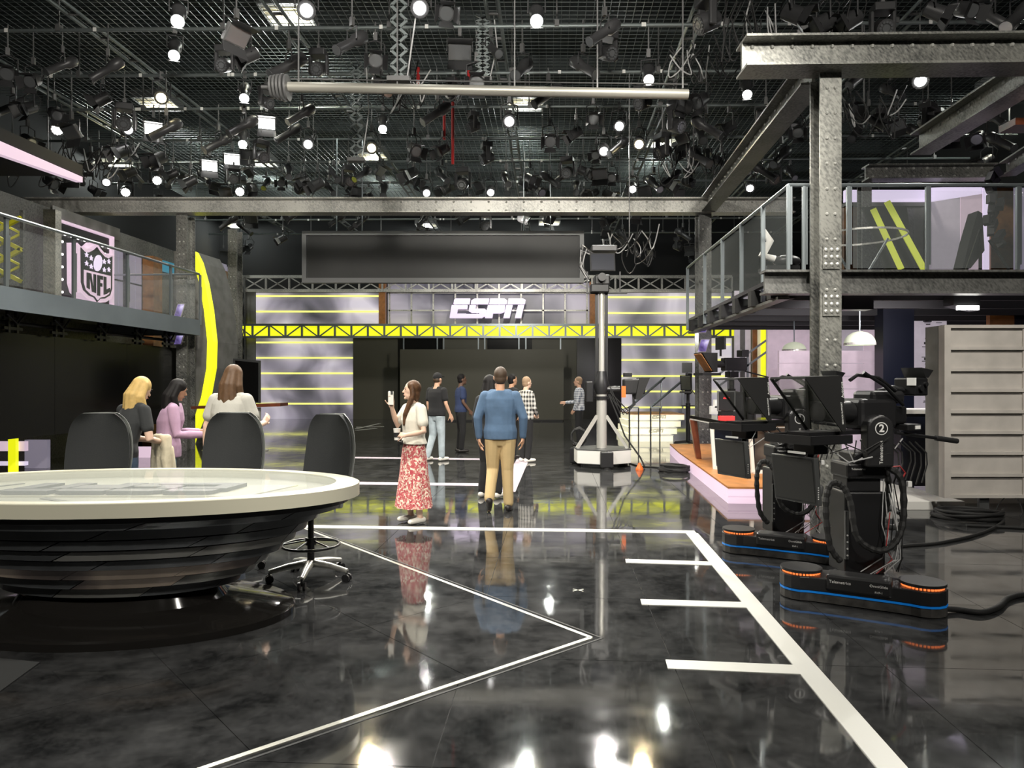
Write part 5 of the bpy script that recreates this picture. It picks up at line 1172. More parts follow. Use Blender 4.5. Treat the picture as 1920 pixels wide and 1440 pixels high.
def person(label, loc, yaw, H=1.75, skin='skin', hair='hair_brown', hstyle='short', top='cloth_white', sleeve='short', hem=.90, bottom='denim', shoe='shoe_black', arms=None, legs=None, lean=0.0, head=(0, 0), vox=.009, female=False, skirt=None, wide=1.0, hands=None, cap=None, sole='sole_white', loose=0.0, topname='shirt', hlen=1.0):
    s = H / 1.75; t = thing('person', label, 'person', loc, math.radians(yaw))
    Lr = Matrix.Rotation(math.radians(-lean), 4, 'X'); pv = V((0, 0, .95))
    def U(p): p = V(p); return (Lr @ (p - pv) + pv) if p.z > .95 and lean else p
    arms = arms or {}; legs = legs or {}; hands = hands or {}
    ww = wide * (.9 if female else 1.0); shx = .178 * ww
    sh = {'l': U((-shx, 0, 1.415)), 'r': U((shx, 0, 1.415))}
    el = {k: V(arms[k][0]) if k in arms else U(V(ELB[k])) for k in 'lr'}; wr = {k: V(arms[k][1]) if k in arms else U(V(WRI[k])) for k in 'lr'}
    hip = {'l': V((-.088, 0, .90)), 'r': V((.088, 0, .90))}; kn = {'l': V(legs.get('l', [(-.10, .02, .50)])[0]), 'r': V(legs.get('r', [(.10, .02, .50)])[0])}
    an = {'l': V(legs['l'][1]) if 'l' in legs else V((-.105, -.02, .085)), 'r': V(legs['r'][1]) if 'r' in legs else V((.105, -.02, .085))}
    ft = {k: (V(legs[k][2]) if k in legs and len(legs[k]) > 2 else V((.12 if k == 'r' else -.12, 1, 0))).normalized() for k in 'lr'}
    hc = U((0, .025, 1.635)); hR = (Lr @ Matrix.Rotation(math.radians(head[0]), 4, 'Z') @ Matrix.Rotation(math.radians(head[1]), 4, 'X')).to_3x3()
    def HP(p): return hc + hR @ V(p)
    sc = Matrix.Scale(s, 4)
    def fin(mb, nm, mt, v=vox, sm=4): mb.xf(sc); return remesh(mb, nm, MT[mt].name, t, v, sm)
    tors = [(.90, .150, .098), (.98, .158, .105), (1.06, .143, .095), (1.16, .148, .100), (1.28, .165, .112), (1.37, .168, .102), (1.44, .13, .075), (1.475, .07, .06)]
    if female: tors = [(.90, .165, .115), (.98, .160, .112), (1.06, .128, .09), (1.16, .134, .100), (1.27, .150, .118), (1.37, .148, .096), (1.44, .115, .07), (1.475, .06, .055)]
    def torso(mb, g, z0=.80, z1=1.5, bell=0.0):
        rg = []
        for (z, rx, ry) in tors:
            if z < z0 - .001 or z > z1: continue
            c = U((0, .0, z)); rg.append((c.x, c.y, c.z, (rx + g) * ww / (.9 if female else 1) + bell * max(0, 1.2 - z), ry + g + bell * max(0, 1.2 - z)))
        if z0 < .9: k9 = .98 if z0 > .85 or g > .02 else .72; rg = [(0, 0, z0, rg[0][3] * k9, rg[0][4] * k9)] + rg
        mb.rings(rg, 18)
    # body: one surface
    b = MB(); b.ell(HP((0, 0, .015)), (.076, .094, .105), 16, 12, hR); b.ell(HP((0, .022, -.055)), (.056, .068, .066), 14, 10, hR)
    b.limb([HP((0, .088, .012)), HP((0, .108, -.022))], [.010, .0145], 8); b.ell(HP((0, .088, -.058)), (.022, .012, .013), 8, 6, hR); b.ell(HP((0, .082, -.098)), (.02, .018, .016), 8, 6, hR)
    for sx in (-1, 1): b.ell(HP((sx * .078, -.005, -.01)), (.011, .02, .032), 8, 6, hR)
    b.limb([U((0, -.012, 1.43)), HP((0, -.012, -.07))], [.057, .052], 12); torso(b, -.006, .895)
    for k in 'lr':
        sg_ = -1 if k == 'l' else 1
        b.limb([sh[k], sh[k] + (el[k] - sh[k]) * .5, el[k], el[k] + (wr[k] - el[k]) * .4, wr[k]], [.052, .046, .037, .036, .026], 10)
        d = wr[k] - el[k]; hd_ = hands.get(k, {}); hand(b, wr[k], hd_.get('d', d), hd_.get('n', (-sg_, .15, 0)), hd_.get('side', -sg_), .95 if female else 1.05, hd_.get('curl', .35))
        b.limb([hip[k], hip[k] + (kn[k] - hip[k]) * .5, kn[k], kn[k] + (an[k] - kn[k]) * .35, an[k]], [.078, .072, .055, .056, .036], 12)
        b.limb([an[k] + V((0, 0, -.03)) - ft[k] * .03, an[k] + ft[k] * .12 + V((0, 0, -.05))], [.036, .03], 8)
    body = fin(b, 'body', skin, min(vox, .008) if vox < .01 else vox)
    # eyes, brows, mouth
    e = MB()
    for sx in (-1, 1): e.ell(HP((sx * .031, .084, .012)), (.011, .008, .006), 8, 6, hR); e.ell(HP((sx * .032, .088, .036)), (.018, .006, .004), 8, 4, hR)
    e.xf(sc).build('eyes', 'eye_dark', t, world=False)
    MB().ell(HP((0, .098, -.058)), (.022, .006, .007), 8, 6, hR).xf(sc).build('lips', 'lip', t, world=False)
    # clothes
    m = MB(); torso(m, .014 + loose, hem, 1.48 if sleeve == 'long' else 1.46, .05 if loose else .0); m.limb([U((-.10, 0, 1.43)), U((.10, 0, 1.43))], [.062, .062], 10)
    for k in 'lr':
        p1 = sh[k] + (el[k] - sh[k]) * .62
        if sleeve == 'short': m.limb([sh[k] + V((0, 0, -.008)), p1], [.062 + loose * .4, .060 + loose * .6], 12)
        else: m.limb([sh[k] + V((0, 0, -.008)), sh[k] + (el[k] - sh[k]) * .5, el[k], el[k] + (wr[k] - el[k]) * .5, wr[k] + (el[k] - wr[k]) * .06], [.066, .062, .056, .05, .042], 12)
    fin(m, topname, top)
    if sleeve == 'long': pass
    if skirt:
        vs = []; n = 48; K = [(1.04, .135, .10), (.98, .158, .118), (.88, .178, .135), (.6, .205, .165), (.35, .232, .195), (.20, .250, .215)]
        for (z, rx, ry) in K:
            for j in range(n):
                a = 2 * math.pi * j / n; k_ = 1 + (1.04 - z) * .075 * math.sin(a * 9 + z * 3) ; vs.append((rx * k_ * math.cos(a), ry * k_ * math.sin(a), z))
        fs = [(i * n + j, i * n + (j + 1) % n, (i + 1) * n + (j + 1) % n, (i + 1) * n + j) for i in range(len(K) - 1) for j in range(n)] + [tuple(range(n))]
        MB().add(vs, fs).xf(sc).build('skirt', skirt, t, smooth=80, world=False)
    else:
        m = MB(); torso(m, .014, .80, 1.0)
        for k in 'lr': m.limb([hip[k] + V((0, 0, -.02)), hip[k] + (kn[k] - hip[k]) * .5, kn[k], kn[k] + (an[k] - kn[k]) * .5, an[k] + (kn[k] - an[k]) * .04], [.106, .092, .075, .067, .062], 12)
        fin(m, 'trousers', bottom)
    for k in 'lr':
        m = MB(); a = an[k]; f = ft[k]; z = V((0, 0, -.04)); m.limb([a + z - f * .045, a + z + f * .05, a + z * 1.05 + f * .15], [.043, .041, .032], 10)
        if hasattr(a, 'z') and abs(f.z) < .3:
            m.v = [(x, y, max(zz, a.z - .083)) for x, y, zz in m.v]
        o = fin(m, 'shoe', shoe, .008, 2)
        sl_ = MB(); 
    # hair
    if cap:
        m = MB(); m.ell(HP((0, -.006, .045)), (.087, .104, .092), 16, 10, hR); m.v = [v for v in m.v]; fin(m, 'cap', cap)
        MB().prism([HP((-.06, .07, .055)), HP((-.045, .16, .04)), HP((.045, .16, .04)), HP((.06, .07, .055))], hR @ V((0, 0, .008))).xf(sc).build('cap_peak', cap, t, world=False)
        m = MB(); m.ell(HP((0, -.03, -.01)), (.080, .072, .075), 14, 10, hR); fin(m, 'hair', hair)
    elif hstyle == 'short':
        m = MB(); m.ell(HP((0, -.016, .036)), (.083, .094, .098), 16, 12, hR); m.ell(HP((0, -.034, -.02)), (.076, .068, .075), 14, 10, hR); fin(m, 'hair', hair, .008)
    elif hstyle == 'long':
        m = MB(); m.ell(HP((0, -.014, .036)), (.088, .100, .100), 16, 12, hR)
        ends = [(-.085, -.03, -.10, -.10, .02, -.33, .038), (-.045, -.085, -.10, -.07, -.12, -.42, .048), (0, -.095, -.10, 0, -.14, -.46, .052), (.045, -.085, -.10, .07, -.12, -.42, .048), (.085, -.03, -.10, .10, .02, -.33, .038)]
        for (x0, y0, z0, x1, y1, z1, r) in ends:
            z1 *= hlen
            m.limb([HP((x0 * .7, y0 * .7, .05)), HP((x0, y0, z0)), HP((x0, y0, z0)) * .5 + (hc + V((x1, y1, z1))) * .5, hc + V((x1, y1 - (.12 * math.sin(math.radians(lean)) if lean else 0), z1))], [.04, .045, r, r * .55], 8)
        fin(m, 'hair', hair, .009)
    elif hstyle == 'front':      # long hair falling in front of the shoulders
        m = MB(); m.ell(HP((0, -.016, .034)), (.086, .098, .098), 16, 12, hR); m.ell(HP((0, -.05, -.05)), (.075, .05, .10), 12, 8, hR)
        for sx in (-1, 1): m.limb([HP((sx * .06, .0, .06)), HP((sx * .082, -.01, -.06)), HP((sx * .09, .03, -.17)), HP((sx * .085, .075, -.30)), HP((sx * .075, .085, -.42))], [.035, .036, .036, .032, .016], 8)
        fin(m, 'hair', hair, .008)
    elif hstyle == 'ponyside':
        pass
    return t
def at(px, py): g = G(px, py); return (g.x, g.y, 0)
# yaw 0 = facing away from the camera; +90 = facing left; -90 = facing right; 180 = facing the camera
WY1 = 130
p1 = person('woman in white top and red floral skirt holding up a phone', at(776, 980), WY1, 1.64, 'skin_pale', 'hair_brown', 'front', 'cloth_white', 'short', .98, shoe='shoe_white', skirt='floral', female=True, loose=.016,
       arms={'r': ((.23, .10, 1.19), (.13, .24, 1.44)), 'l': ((-.27, .03, 1.14), (-.16, .22, 1.10))}, hands={'r': dict(d=(-.05, .05, 1), n=(-.7, .6, 0), side=-1, curl=.5), 'l': dict(d=(.85, .45, .1), n=(.2, -.6, -.6), side=1, curl=.55)}, head=(-32, 2), vox=.008)
phM = FR[p1.name]; k1 = 1.64 / 1.75
ph = thing('phone', 'pale cased phone held up by the woman in the floral skirt', 'phone', phM @ (V((.085, .275, 1.50)) * k1), math.radians(WY1 + 22))
MB().box((0, .0, .04), (.075, .010, .155)).build('case', 'phone_case', ph, world=False, bevel=.004); MB().box((0, -.007, .04), (.068, .003, .146)).build('screen', 'screen_black', ph, world=False); MB().box((-.018, .007, .10), (.03, .004, .035)).build('camera_bump', 'monitor_grey', ph, world=False)
cp = thing('cup', 'clear drink cup with dark label held by the woman in the floral skirt', 'cup', phM @ (V((-.05, .27, 1.04)) * k1))
MB().lathe([(.001, 0), (.030, 0), (.040, .12), (.042, .13), (.001, .13)], (0, 0, 0), 18).build('cup_body', 'phone_case', cp, world=False, smooth=40); MB().lathe([(.0335, .03), (.0385, .085)], (0, 0, 0), 18).build('label', 'print_black', cp, world=False)
bd = thing('badge', 'dark printed visitor badge on the white top of the phone woman', 'badge', phM @ (V((-.0, .185, 1.0)) * k1), math.radians(WY1)); MB().box((0, 0, 0), (.085, .006, .055)).build('card', 'print_black', bd, world=False); MB().box((0, .004, .012), (.06, .002, .01)).build('print_line', 'white_text', bd, world=False)
person('man in blue sweatshirt and khaki trousers walking away', at(938, 958), -4, 1.81, 'skin_tan', 'hair_dark', 'short', 'cloth_blue', 'long', .88, 'cloth_khaki', 'shoe_black', wide=1.05, loose=.016,
       legs={'l': ((-.10, .06, .50), (-.115, -.20, .17), (-.1, .75, -.66)), 'r': ((.085, .03, .50), (.10, .02, .085), (.12, 1, 0))}, arms={'l': ((-.275, -.02, 1.14), (-.265, .04, .89)), 'r': ((.285, -.02, 1.14), (.275, .05, .90))}, head=(6, 0), vox=.008, topname='sweatshirt')
person('man in black cap, black t-shirt and light jeans facing the dark screen', at(819, 864), -38, 1.82, 'skin', 'hair_dark', 'short', 'cloth_black', 'short', .90, 'denim_light', 'shoe_white', wide=1.1, loose=.012, cap='cloth_black', vox=.011,
       legs={'l': ((-.13, .02, .50), (-.15, -.12, .085)), 'r': ((.10, .03, .50), (.11, .03, .085))}, arms={'r': ((.25, .0, 1.14), (.26, .12, .92))})
person('man in navy t-shirt and black trousers standing in profile', at(864, 848), -72, 1.82, 'skin_dark', 'hair_black', 'short', 'cloth_navy', 'short', .90, 'cloth_black', 'shoe_black', vox=.012, loose=.01, arms={'r': ((.22, .0, 1.13), (.20, .16, .93))})
person('long-haired person in black with pink collar, behind the blue sweatshirt man', at(918, 932), -25, 1.72, 'skin_pale', 'hair_black', 'long', 'cloth_black', 'long', .80, 'cloth_black', 'shoe_white', vox=.011, female=True, head=(-25, 0),
       legs={'l': ((-.09, .03, .50), (-.10, -.05, .085)), 'r': ((.12, .08, .50), (.16, -.05, .085))}, topname='jacket')
person('bearded man in dark clothes mostly hidden by the blue sweatshirt man', (P(959, 0, 15.2).x, 15.2, 0), -60, 1.80, 'skin_tan', 'hair_black', 'short', 'cloth_black', 'long', .88, 'cloth_black', 'shoe_black', vox=.013)
person('man in black and white plaid shirt and black trousers, hands in front', at(986, 866), -58, 1.74, 'skin_pale', 'hair_grey', 'short', 'plaid_bw', 'long', .88, 'cloth_black', 'shoe_white', vox=.011, loose=.012, wide=1.1, arms={'r': ((.24, .04, 1.12), (.10, .20, .98)), 'l': ((-.23, .06, 1.13), (-.10, .22, .98))})
person('older man in blue checked shirt facing left with one hand out', at(1086, 836), 78, 1.77, 'skin', 'hair_grey', 'short', 'plaid_blue', 'long', .90, 'cloth_black', 'shoe_black', vox=.012, loose=.012, arms={'l': ((-.23, .0, 1.13), (-.14, .12, .92)), 'r': ((.22, .08, 1.12), (.12, .36, 1.10))})
Yb = 6.95
p9 = person('blonde woman in charcoal t-shirt and jeans carrying a beige jacket', (P(228, 0, Yb).x, Yb, 0), -28, 1.70, 'skin_pale', 'hair_blonde', 'long', 'cloth_charcoal', 'short', .90, 'denim', 'shoe_white', vox=.009, female=True, lean=16, wide=1.08, hlen=1.25,
       arms={'r': ((.27, .12, 1.10), (.12, .34, 1.06)), 'l': ((-.2, .2, 1.10), (-.05, .38, 1.06))}, hands={'r': dict(d=(-.7, .6, 0), n=(0, -.3, -1), curl=.5), 'l': dict(d=(.7, .6, 0), n=(0, -.3, -1), curl=.5)}, head=(0, -8), legs={'l': ((-.10, .05, .50), (-.11, .10, .085)), 'r': ((.10, .0, .50), (.11, -.16, .085))})
t = tag(MB().box(FR[p9.name] @ (V((-.06, -.140, .90)) * .97), (.075, .008, .03), math.radians(-28)).build('phone_in_pocket', 'teal'), 'teal phone edge sticking from the back pocket of the blonde woman', 'phone'); t.name = 'pocket_phone'
jm = MB(); Q = FR[p9.name]
for k in range(5): jm.limb([V((.02 + .035 * k, .36 + .02 * math.sin(k * 2), 1.06)), V((.0 + .045 * k, .37 + .03 * math.sin(k * 3), .85)), V((-.02 + .06 * k, .35, .60 + .04 * (k % 2)))], [.045, .055, .03], 8)
jt = thing('jacket', 'beige jacket hanging over the blonde woman\'s arm', 'jacket', FR[p9.name].translation, math.radians(-28)); remesh(jm, 'cloth_body', 'cloth_beige', jt, .012, 3)
for k in range(2): MB().limb([V((.05 + k * .12, .40, .95)), V((.06 + k * .12, .42, .72)), V((.04 + k * .14, .40, .56))], [.04, .045, .035], 8).build('sleeve', 'cloth_beige', jt, smooth=60, world=False)
Yl = 7.9
person('dark-haired woman in lilac shirt holding out a phone', (P(312, 0, Yl).x, Yl, 0), -62, 1.66, 'skin_tan', 'hair_black', 'long', 'cloth_lilac', 'long', .84, 'denim_teal', 'shoe_white', vox=.010, female=True, lean=8, loose=.02, head=(10, -14),
       arms={'r': ((.23, .10, 1.11), (.18, .38, 1.10)), 'l': ((-.2, .12, 1.12), (-.10, .36, 1.12))}, hands={'r': dict(d=(0, 1, .15), n=(-.4, 0, -1), curl=.3)})
Yw = 7.3
person('brown-haired woman in off-white t-shirt by the brown high table', (P(428, 0, Yw).x, Yw, 0), -10, 1.80, 'skin_pale', 'hair_lightbrown', 'long', 'cloth_offwhite', 'short', .90, 'denim', 'shoe_white', vox=.009, female=True, loose=.02, lean=6, wide=1.05, hlen=1.1, head=(0, -10),
       arms={'l': ((-.25, .02, 1.14), (-.28, .05, .90)), 'r': ((.25, .08, 1.14), (.22, .30, 1.16))}, hands={'r': dict(d=(.1, .6, .6), n=(-.5, .2, 0), curl=.5)})
# ================================================================== CEILING GRID
ZP = 8.0
ORD = ['first', 'second', 'third', 'fourth', 'fifth', 'sixth', 'seventh', 'eighth', 'ninth', 'tenth', 'eleventh', 'twelfth', 'thirteenth', 'fourteenth', 'fifteenth', 'sixteenth', 'seventeenth', 'eighteenth', 'nineteenth', 'twentieth', 'twenty-first', 'twenty-second', 'twenty-third', 'twenty-fourth']
YPIPES = [8.8, 10.7, 12.7, 14.6, 16.4, 18.5, 20.4, 22.5, 25.0, 27.6, 30.2]
for i, y in enumerate(YPIPES):
    t = thing('lighting_pipe', ORD[i] + ' cross pipe of the lighting grid, counted from the camera', 'pipe', (0, y, ZP), group='cross pipes of the lighting grid')
    MB().tube([(-13, y + .06 * 13 * .3, ZP), (13, y - .06 * 13 * .3, ZP)], .035, 8).build('tube', 'pipe', t)
    cl = MB()
    for k in range(9): x = -12 + k * 3 + (i % 3) * .4; cl.bx(x - .04, x + .04, y - x * .018 - .05, y - x * .018 + .05, ZP - .02, ZP + .09); cl.bx(x - .012, x + .012, y - x * .018 - .012, y - x * .018 + .012, ZP + .05, 8.95)
    o = cl.build('hangers', 'fixture_grey', t); o['kind'] = 'stuff'
    tg = MB(); rn = random.Random(i)
    for k in range(16): x = rn.uniform(-11, 11); tg.bx(x - .03, x + .03, y - x * .018 - .06, y - x * .018 - .05, ZP - .05, ZP + .02)
    o = tg.build('tags', 'tag_white', t); o['kind'] = 'stuff'
for i, x in enumerate((-10.8, -8.0, -4.4, -.6, 3.0, 6.8, 10.2)):
    t = thing('lighting_pipe', ORD[i] + ' long pipe pair of the lighting grid, counted from the left', 'pipe', (x, 18, ZP + .1), group='long pipe pairs of the lighting grid')
    for d in (-.11, .11): MB().tube([(x + d, 7.5, ZP + .12), (x + d + 1.3, 31, ZP + .12)], .032, 8).build('tube', 'pipe', t)
    rg = MB()
    for k in range(26): yy = 8 + k * .9; xx = x + 1.3 * (yy - 7.5) / 23.5; rg.bx(xx - .11, xx + .11, yy - .02, yy + .02, ZP + .10, ZP + .14)
    o = rg.build('rungs', 'fixture_grey', t); o['kind'] = 'stuff'
wm = MB()
for k in range(150): x = -12 + k * .16; wm.beam((x, 8, 8.98), (x + 1.3, 31, 8.98), .010, .010)
for k in range(144): y = 8 + k * .16; wm.beam((-13, y, 9.0), (13, y, 9.0), .010, .010)
o = wm.build('wire_mesh', 'pipe'); tag(o, 'fine wire mesh walkway above the lighting pipes', 'mesh', kind='stuff')
# ---------- fixture kinds (origin = clamp point on the pipe, lens towards -Y and down)
def fx_base(name, label, cat): return thing(name, label, cat, (0, 0, 0))
def tilt(m, z, a): return m.xf(Matrix.Translation(V((0, 0, z))) @ Matrix.Rotation(math.radians(a), 4, 'X'))
def fresnel(lens, label, name='fresnel_spotlight'):
    lit = lens.startswith('lamp')
    t = fx_base(name, label, 'spotlight'); L_ = lambda m, n, mt, **k: m.build(n, mt, t, world=False, **k)
    L_(MB().bx(-.035, .035, -.03, .03, -.10, .05), 'clamp', 'fixture_grey'); L_(MB().tube([(-.17, 0, -.45), (-.17, 0, -.16), (0, 0, -.10), (.17, 0, -.16), (.17, 0, -.45)], .014, 6), 'yoke', 'fixture')
    L_(tilt(MB().tube([(0, .17, 0), (0, .14, 0), (0, -.10, 0), (0, -.16, 0)], [.08, .125, .135, .14], 16), -.45, 32), 'housing', 'fixture', smooth=40)
    L_(tilt(MB().cyl((0, -.155, 0), (0, -.168, 0), .09 if lit else .115, 20), -.45, 32), 'lens', lens)
    bd_ = MB()
    for s in (-1, 1): bd_.prism([V((s * .13, -.165, -.11)), V((s * .13, -.165, .11)), V((s * .21, -.31, .14)), V((s * .21, -.31, -.14))], (s * .006, 0, 0)); bd_.prism([V((-.11, -.165, s * .13)), V((.11, -.165, s * .13)), V((.14, -.31, s * .2)), V((-.14, -.31, s * .2))], (0, 0, s * .006))
    if not lit: L_(tilt(bd_, -.45, 32), 'barn_doors', 'fixture')
    L_(MB().tube([(.05, .05, -.02), (.14, .18, -.2), (.05, .2, -.4)], .01, 5), 'power_cord', 'black_rubber')
    return t
def profile(lens, label):
    t = fx_base('profile_spotlight', label, 'spotlight'); L_ = lambda m, n, mt, **k: m.build(n, mt, t, world=False, **k)
    L_(MB().bx(-.035, .035, -.03, .03, -.10, .05), 'clamp', 'fixture_grey'); L_(MB().tube([(-.13, 0, -.35), (-.13, 0, -.14), (.13, 0, -.14), (.13, 0, -.35)], .013, 6), 'yoke', 'fixture')
    L_(tilt(MB().tube([(0, .36, 0), (0, .30, 0), (0, .10, 0), (0, .05, 0), (0, -.36, 0), (0, -.40, 0)], [.07, .115, .115, .08, .085, .1], 14), -.38, 38), 'barrel', 'fixture', smooth=40)
    L_(tilt(MB().cyl((0, -.395, 0), (0, -.408, 0), .088, 18), -.38, 38), 'lens', lens); L_(tilt(MB().bx(-.09, .09, -.435, -.41, -.09, -.085), -.38, 38), 'gel_frame', 'fixture_grey')
    return t
def mover(lens, label):
    t = fx_base('moving_head', label, 'spotlight'); L_ = lambda m, n, mt, **k: m.build(n, mt, t, world=False, **k)
    L_(MB().bx(-.03, .03, -.03, .03, -.06, .05), 'clamp', 'fixture_grey'); L_(MB().box((0, 0, -.13), (.34, .28, .14)), 'base_box', 'fixture', bevel=.02)
    for s in (-1, 1): L_(MB().box((s * .18, 0, -.38), (.06, .12, .40)), 'yoke_arm', 'fixture', bevel=.02)
    L_(tilt(MB().tube([(0, .2, 0), (0, .15, 0), (0, -.12, 0), (0, -.16, 0)], [.10, .14, .15, .145], 18), -.46, 25), 'head', 'fixture', smooth=40); ln = MB(); 
    for k in range(12): a = math.pi * k / 6; ln.cyl((.095 * math.cos(a), -.16, .095 * math.sin(a)), (.095 * math.cos(a), -.172, .095 * math.sin(a)), .022, 8)
    ln.cyl((0, -.16, 0), (0, -.172, 0), .06, 12); L_(tilt(ln, -.46, 25), 'lens', lens)
    return t
def panel_light(lens, label):
    t = fx_base('panel_light', label, 'light'); L_ = lambda m, n, mt, **k: m.build(n, mt, t, world=False, **k)
    L_(MB().bx(-.03, .03, -.03, .03, -.10, .05), 'clamp', 'fixture_grey'); L_(MB().tube([(-.22, 0, -.36), (-.22, 0, -.14), (.22, 0, -.14), (.22, 0, -.36)], .012, 6), 'yoke', 'fixture')
    L_(tilt(MB().box((0, 0, 0), (.40, .08, .28)), -.36, 40), 'housing', 'fixture_grey', bevel=.01); L_(tilt(MB().box((0, -.043, 0), (.36, .006, .24)), -.36, 40), 'lens', lens)
    d_ = MB()
    for s in (-1, 1): d_.prism([V((-.2, -.045, s * .14)), V((.2, -.045, s * .14)), V((.22, -.2, s * .24)), V((-.22, -.2, s * .24))], (0, 0, s * .005))
    L_(tilt(d_, -.36, 40), 'flaps', 'fixture'); return t
PROTO = {}
KLAB = {'fresnel': 'unlit black fresnel spotlight with barn doors hanging in the lighting grid', 'profile': 'unlit long black profile spotlight hanging in the lighting grid',
        'mover': 'unlit black moving-head light hanging in the lighting grid', 'panel': 'unlit grey panel light with flaps hanging in the lighting grid'}
MK = {'fresnel': fresnel, 'profile': profile, 'mover': mover, 'panel': panel_light}
def hang(kind, lens, x, y, z, yaw, label, group, drop=True, sc=1.0):
    key = (kind, lens)
    if key not in PROTO: PROTO[key] = MK[kind](lens, label); t = PROTO[key]; FR.pop(t.name, None)
    else: t = copy_tree(PROTO[key])
    t.location = (x, y, z); t.rotation_euler = (0, 0, yaw); t.scale = (sc, sc, sc); t['label'] = label; t['group'] = group
    for c in list(t.children):
        if c.name.startswith('drop_rod'): bpy.data.objects.remove(c)
    if drop and ZP - z > .03:
        o = MB().cyl((0, 0, 0), (0, 0, (ZP - z + .1) / sc), .014, 6).build('drop_rod', 'fixture_grey', t, world=False)
    return t
# lit lamps: pixel of the lens, kind, tint; distance follows from the common hanging height
LIT = [(328, 68, 'profile', 'w'), (335, 33, 'profile', 'w'), (575, 14, 'fresnel', 'w'), (787, 10, 'fresnel', 'w'), (1006, 34, 'profile', 'w'),
       (108, 235, 'mover', 's'), (241, 228, 'fresnel', 'w'), (459, 176, 'profile', 'w'), (303, 162, 'fresnel', 'y'), (578, 265, 'fresnel', 'w'), (456, 262, 'profile', 'w'), (697, 272, 'fresnel', 'y'), (718, 229, 'profile', 'w'), (955, 222, 'fresnel', 'w'), (1132, 278, 'fresnel', 'w'),
       (1198, 265, 'fresnel', 'y'), (1161, 227, 'fresnel', 'w'), (1216, 142, 'profile', 's'), (1400, 170, 'profile', 'w'), (1725, 145, 'fresnel', 'w'), (215, 283, 'fresnel', 'y'),
       (200, 337, 'fresnel', 'w'), (236, 356, 'mover', 's'), (295, 334, 'mover', 's'), (450, 355, 'mover', 's'), (800, 357, 'fresnel', 'w'), (920, 356, 'fresnel', 'w'), (1186, 350, 'fresnel', 'w'), (1406, 348, 'fresnel', 'w'), (435, 303, 'panel', 's'), (393, 315, 'panel', 's'), (500, 229, 'panel', 's'), (288, 246, 'panel', 's')]
def on_pipe(px, py, drop, zt=7.35, ymin=0):
    """choose the cross pipe on which a lens at this pixel hangs at the most usual height"""
    best = min([y for y in YPIPES if y >= ymin], key=lambda y: abs(CH + (HY - py) * y / F - zt)); k = (px - 960) / F
    Y = best / (1 + .018 * k); return V((k * Y, Y, CH + (HY - py) * Y / F))
def zlab(i): return ORD[i] if i < len(ORD) else 'later'
LITPOS = []
bands = {'top': [], 'middle': [], 'bottom': []}
for L in LIT: bands['top' if L[1] < 120 else ('middle' if L[1] < 320 else 'bottom')].append(L)
where = {'top': 'in the top row', 'middle': 'in the middle rows', 'bottom': 'in the lowest row'}
for bn_, ls in bands.items():
    ls.sort(key=lambda q: q[0])
    for i, (px, py, kd, tn) in enumerate(ls):
        p = on_pipe(px, py, .42); p.z = min(p.z, 7.6)
        lb = {'w': 'glowing white ', 'y': 'glowing warm yellow ', 's': 'softly glowing '}[tn] + {'fresnel': 'spotlight', 'profile': 'profile spotlight', 'mover': 'moving-head light', 'panel': 'panel light'}[kd] + ', ' + ORD[i] + ' lit lamp from the left ' + where[bn_]
        yaw = -math.atan2(p.x, p.y) * .9; LITPOS.append((p.x, p.y, p.z + .42))
        hang(kd, {'w': 'lamp_white', 'y': 'lamp_warm', 's': 'lamp_soft'}[tn], p.x, p.y, p.z + .42, yaw, lb, 'lit lamps in the ceiling grid')
        if tn != 's': spot_light((p.x, p.y - .45, p.z - .2), (p.x * .6, p.y - 5.5, 0), 420 if tn == 'w' else 330, 95, (1, .97, .90) if tn == 'w' else (1, .84, .5), .1, .8)
# unlit lamps crowding the pipes: (x0, x1, y0, y1 in the picture, count)
CL = [(0, 140, 120, 360, 30), (140, 700, 318, 366, 110), (150, 640, 225, 310, 40), (700, 950, 320, 362, 30), (950, 1300, 318, 364, 80), (1262, 1330, 165, 310, 40), (150, 620, 60, 220, 18), (640, 1260, 60, 300, 45), (1440, 1600, 10, 60, 9),
      (1600, 1915, 10, 60, 12), (1590, 1760, 140, 300, 20), (1760, 1915, 230, 300, 8), (1340, 1500, 220, 340, 14), (380, 480, 405, 500, 10), (480, 560, 405, 470, 5), (1090, 1300, 405, 490, 12), (560, 1090, 405, 428, 10), (828, 870, 20, 30, 1), (1310, 1330, 25, 35, 1)]
rn = random.Random(21); kinds = ['fresnel', 'fresnel', 'profile', 'profile', 'mover', 'panel']; todo = {}
for (x0, x1, y0, y1, n) in CL:
    for k in range(n):
        px, py = rn.uniform(x0, x1), rn.uniform(y0, y1); kd = rn.choice(kinds); p = on_pipe(px, py, .4, rn.uniform(7.0, 7.5) if y1 < 400 else 6.9, 0 if y1 < 400 else 20); sc_ = rn.uniform(.8, 1.05); yw = rn.uniform(-1.4, 1.4)
        if abs(p.x) > 12.6: continue
        zc = min(p.z + .4, 7.93)
        if any(abs(q[0] - p.x) < .32 and abs(q[1] - p.y) < .6 and abs(q[2] - zc) < .45 for l_ in list(todo.values()) + [LITPOS] for q in l_): continue
        todo.setdefault((kd, round(p.y + p.x * .018, 1)), []).append((p.x, p.y, zc, yw, sc_))
UN = {'fresnel': 'unlit black fresnel spotlight', 'profile': 'unlit long black profile spotlight', 'mover': 'unlit black moving-head light', 'panel': 'unlit grey flapped panel light'}
GN = {'fresnel': 'unlit fresnels of the grid', 'profile': 'unlit profile spots of the grid', 'mover': 'unlit moving heads of the grid', 'panel': 'unlit panel lights of the grid'}
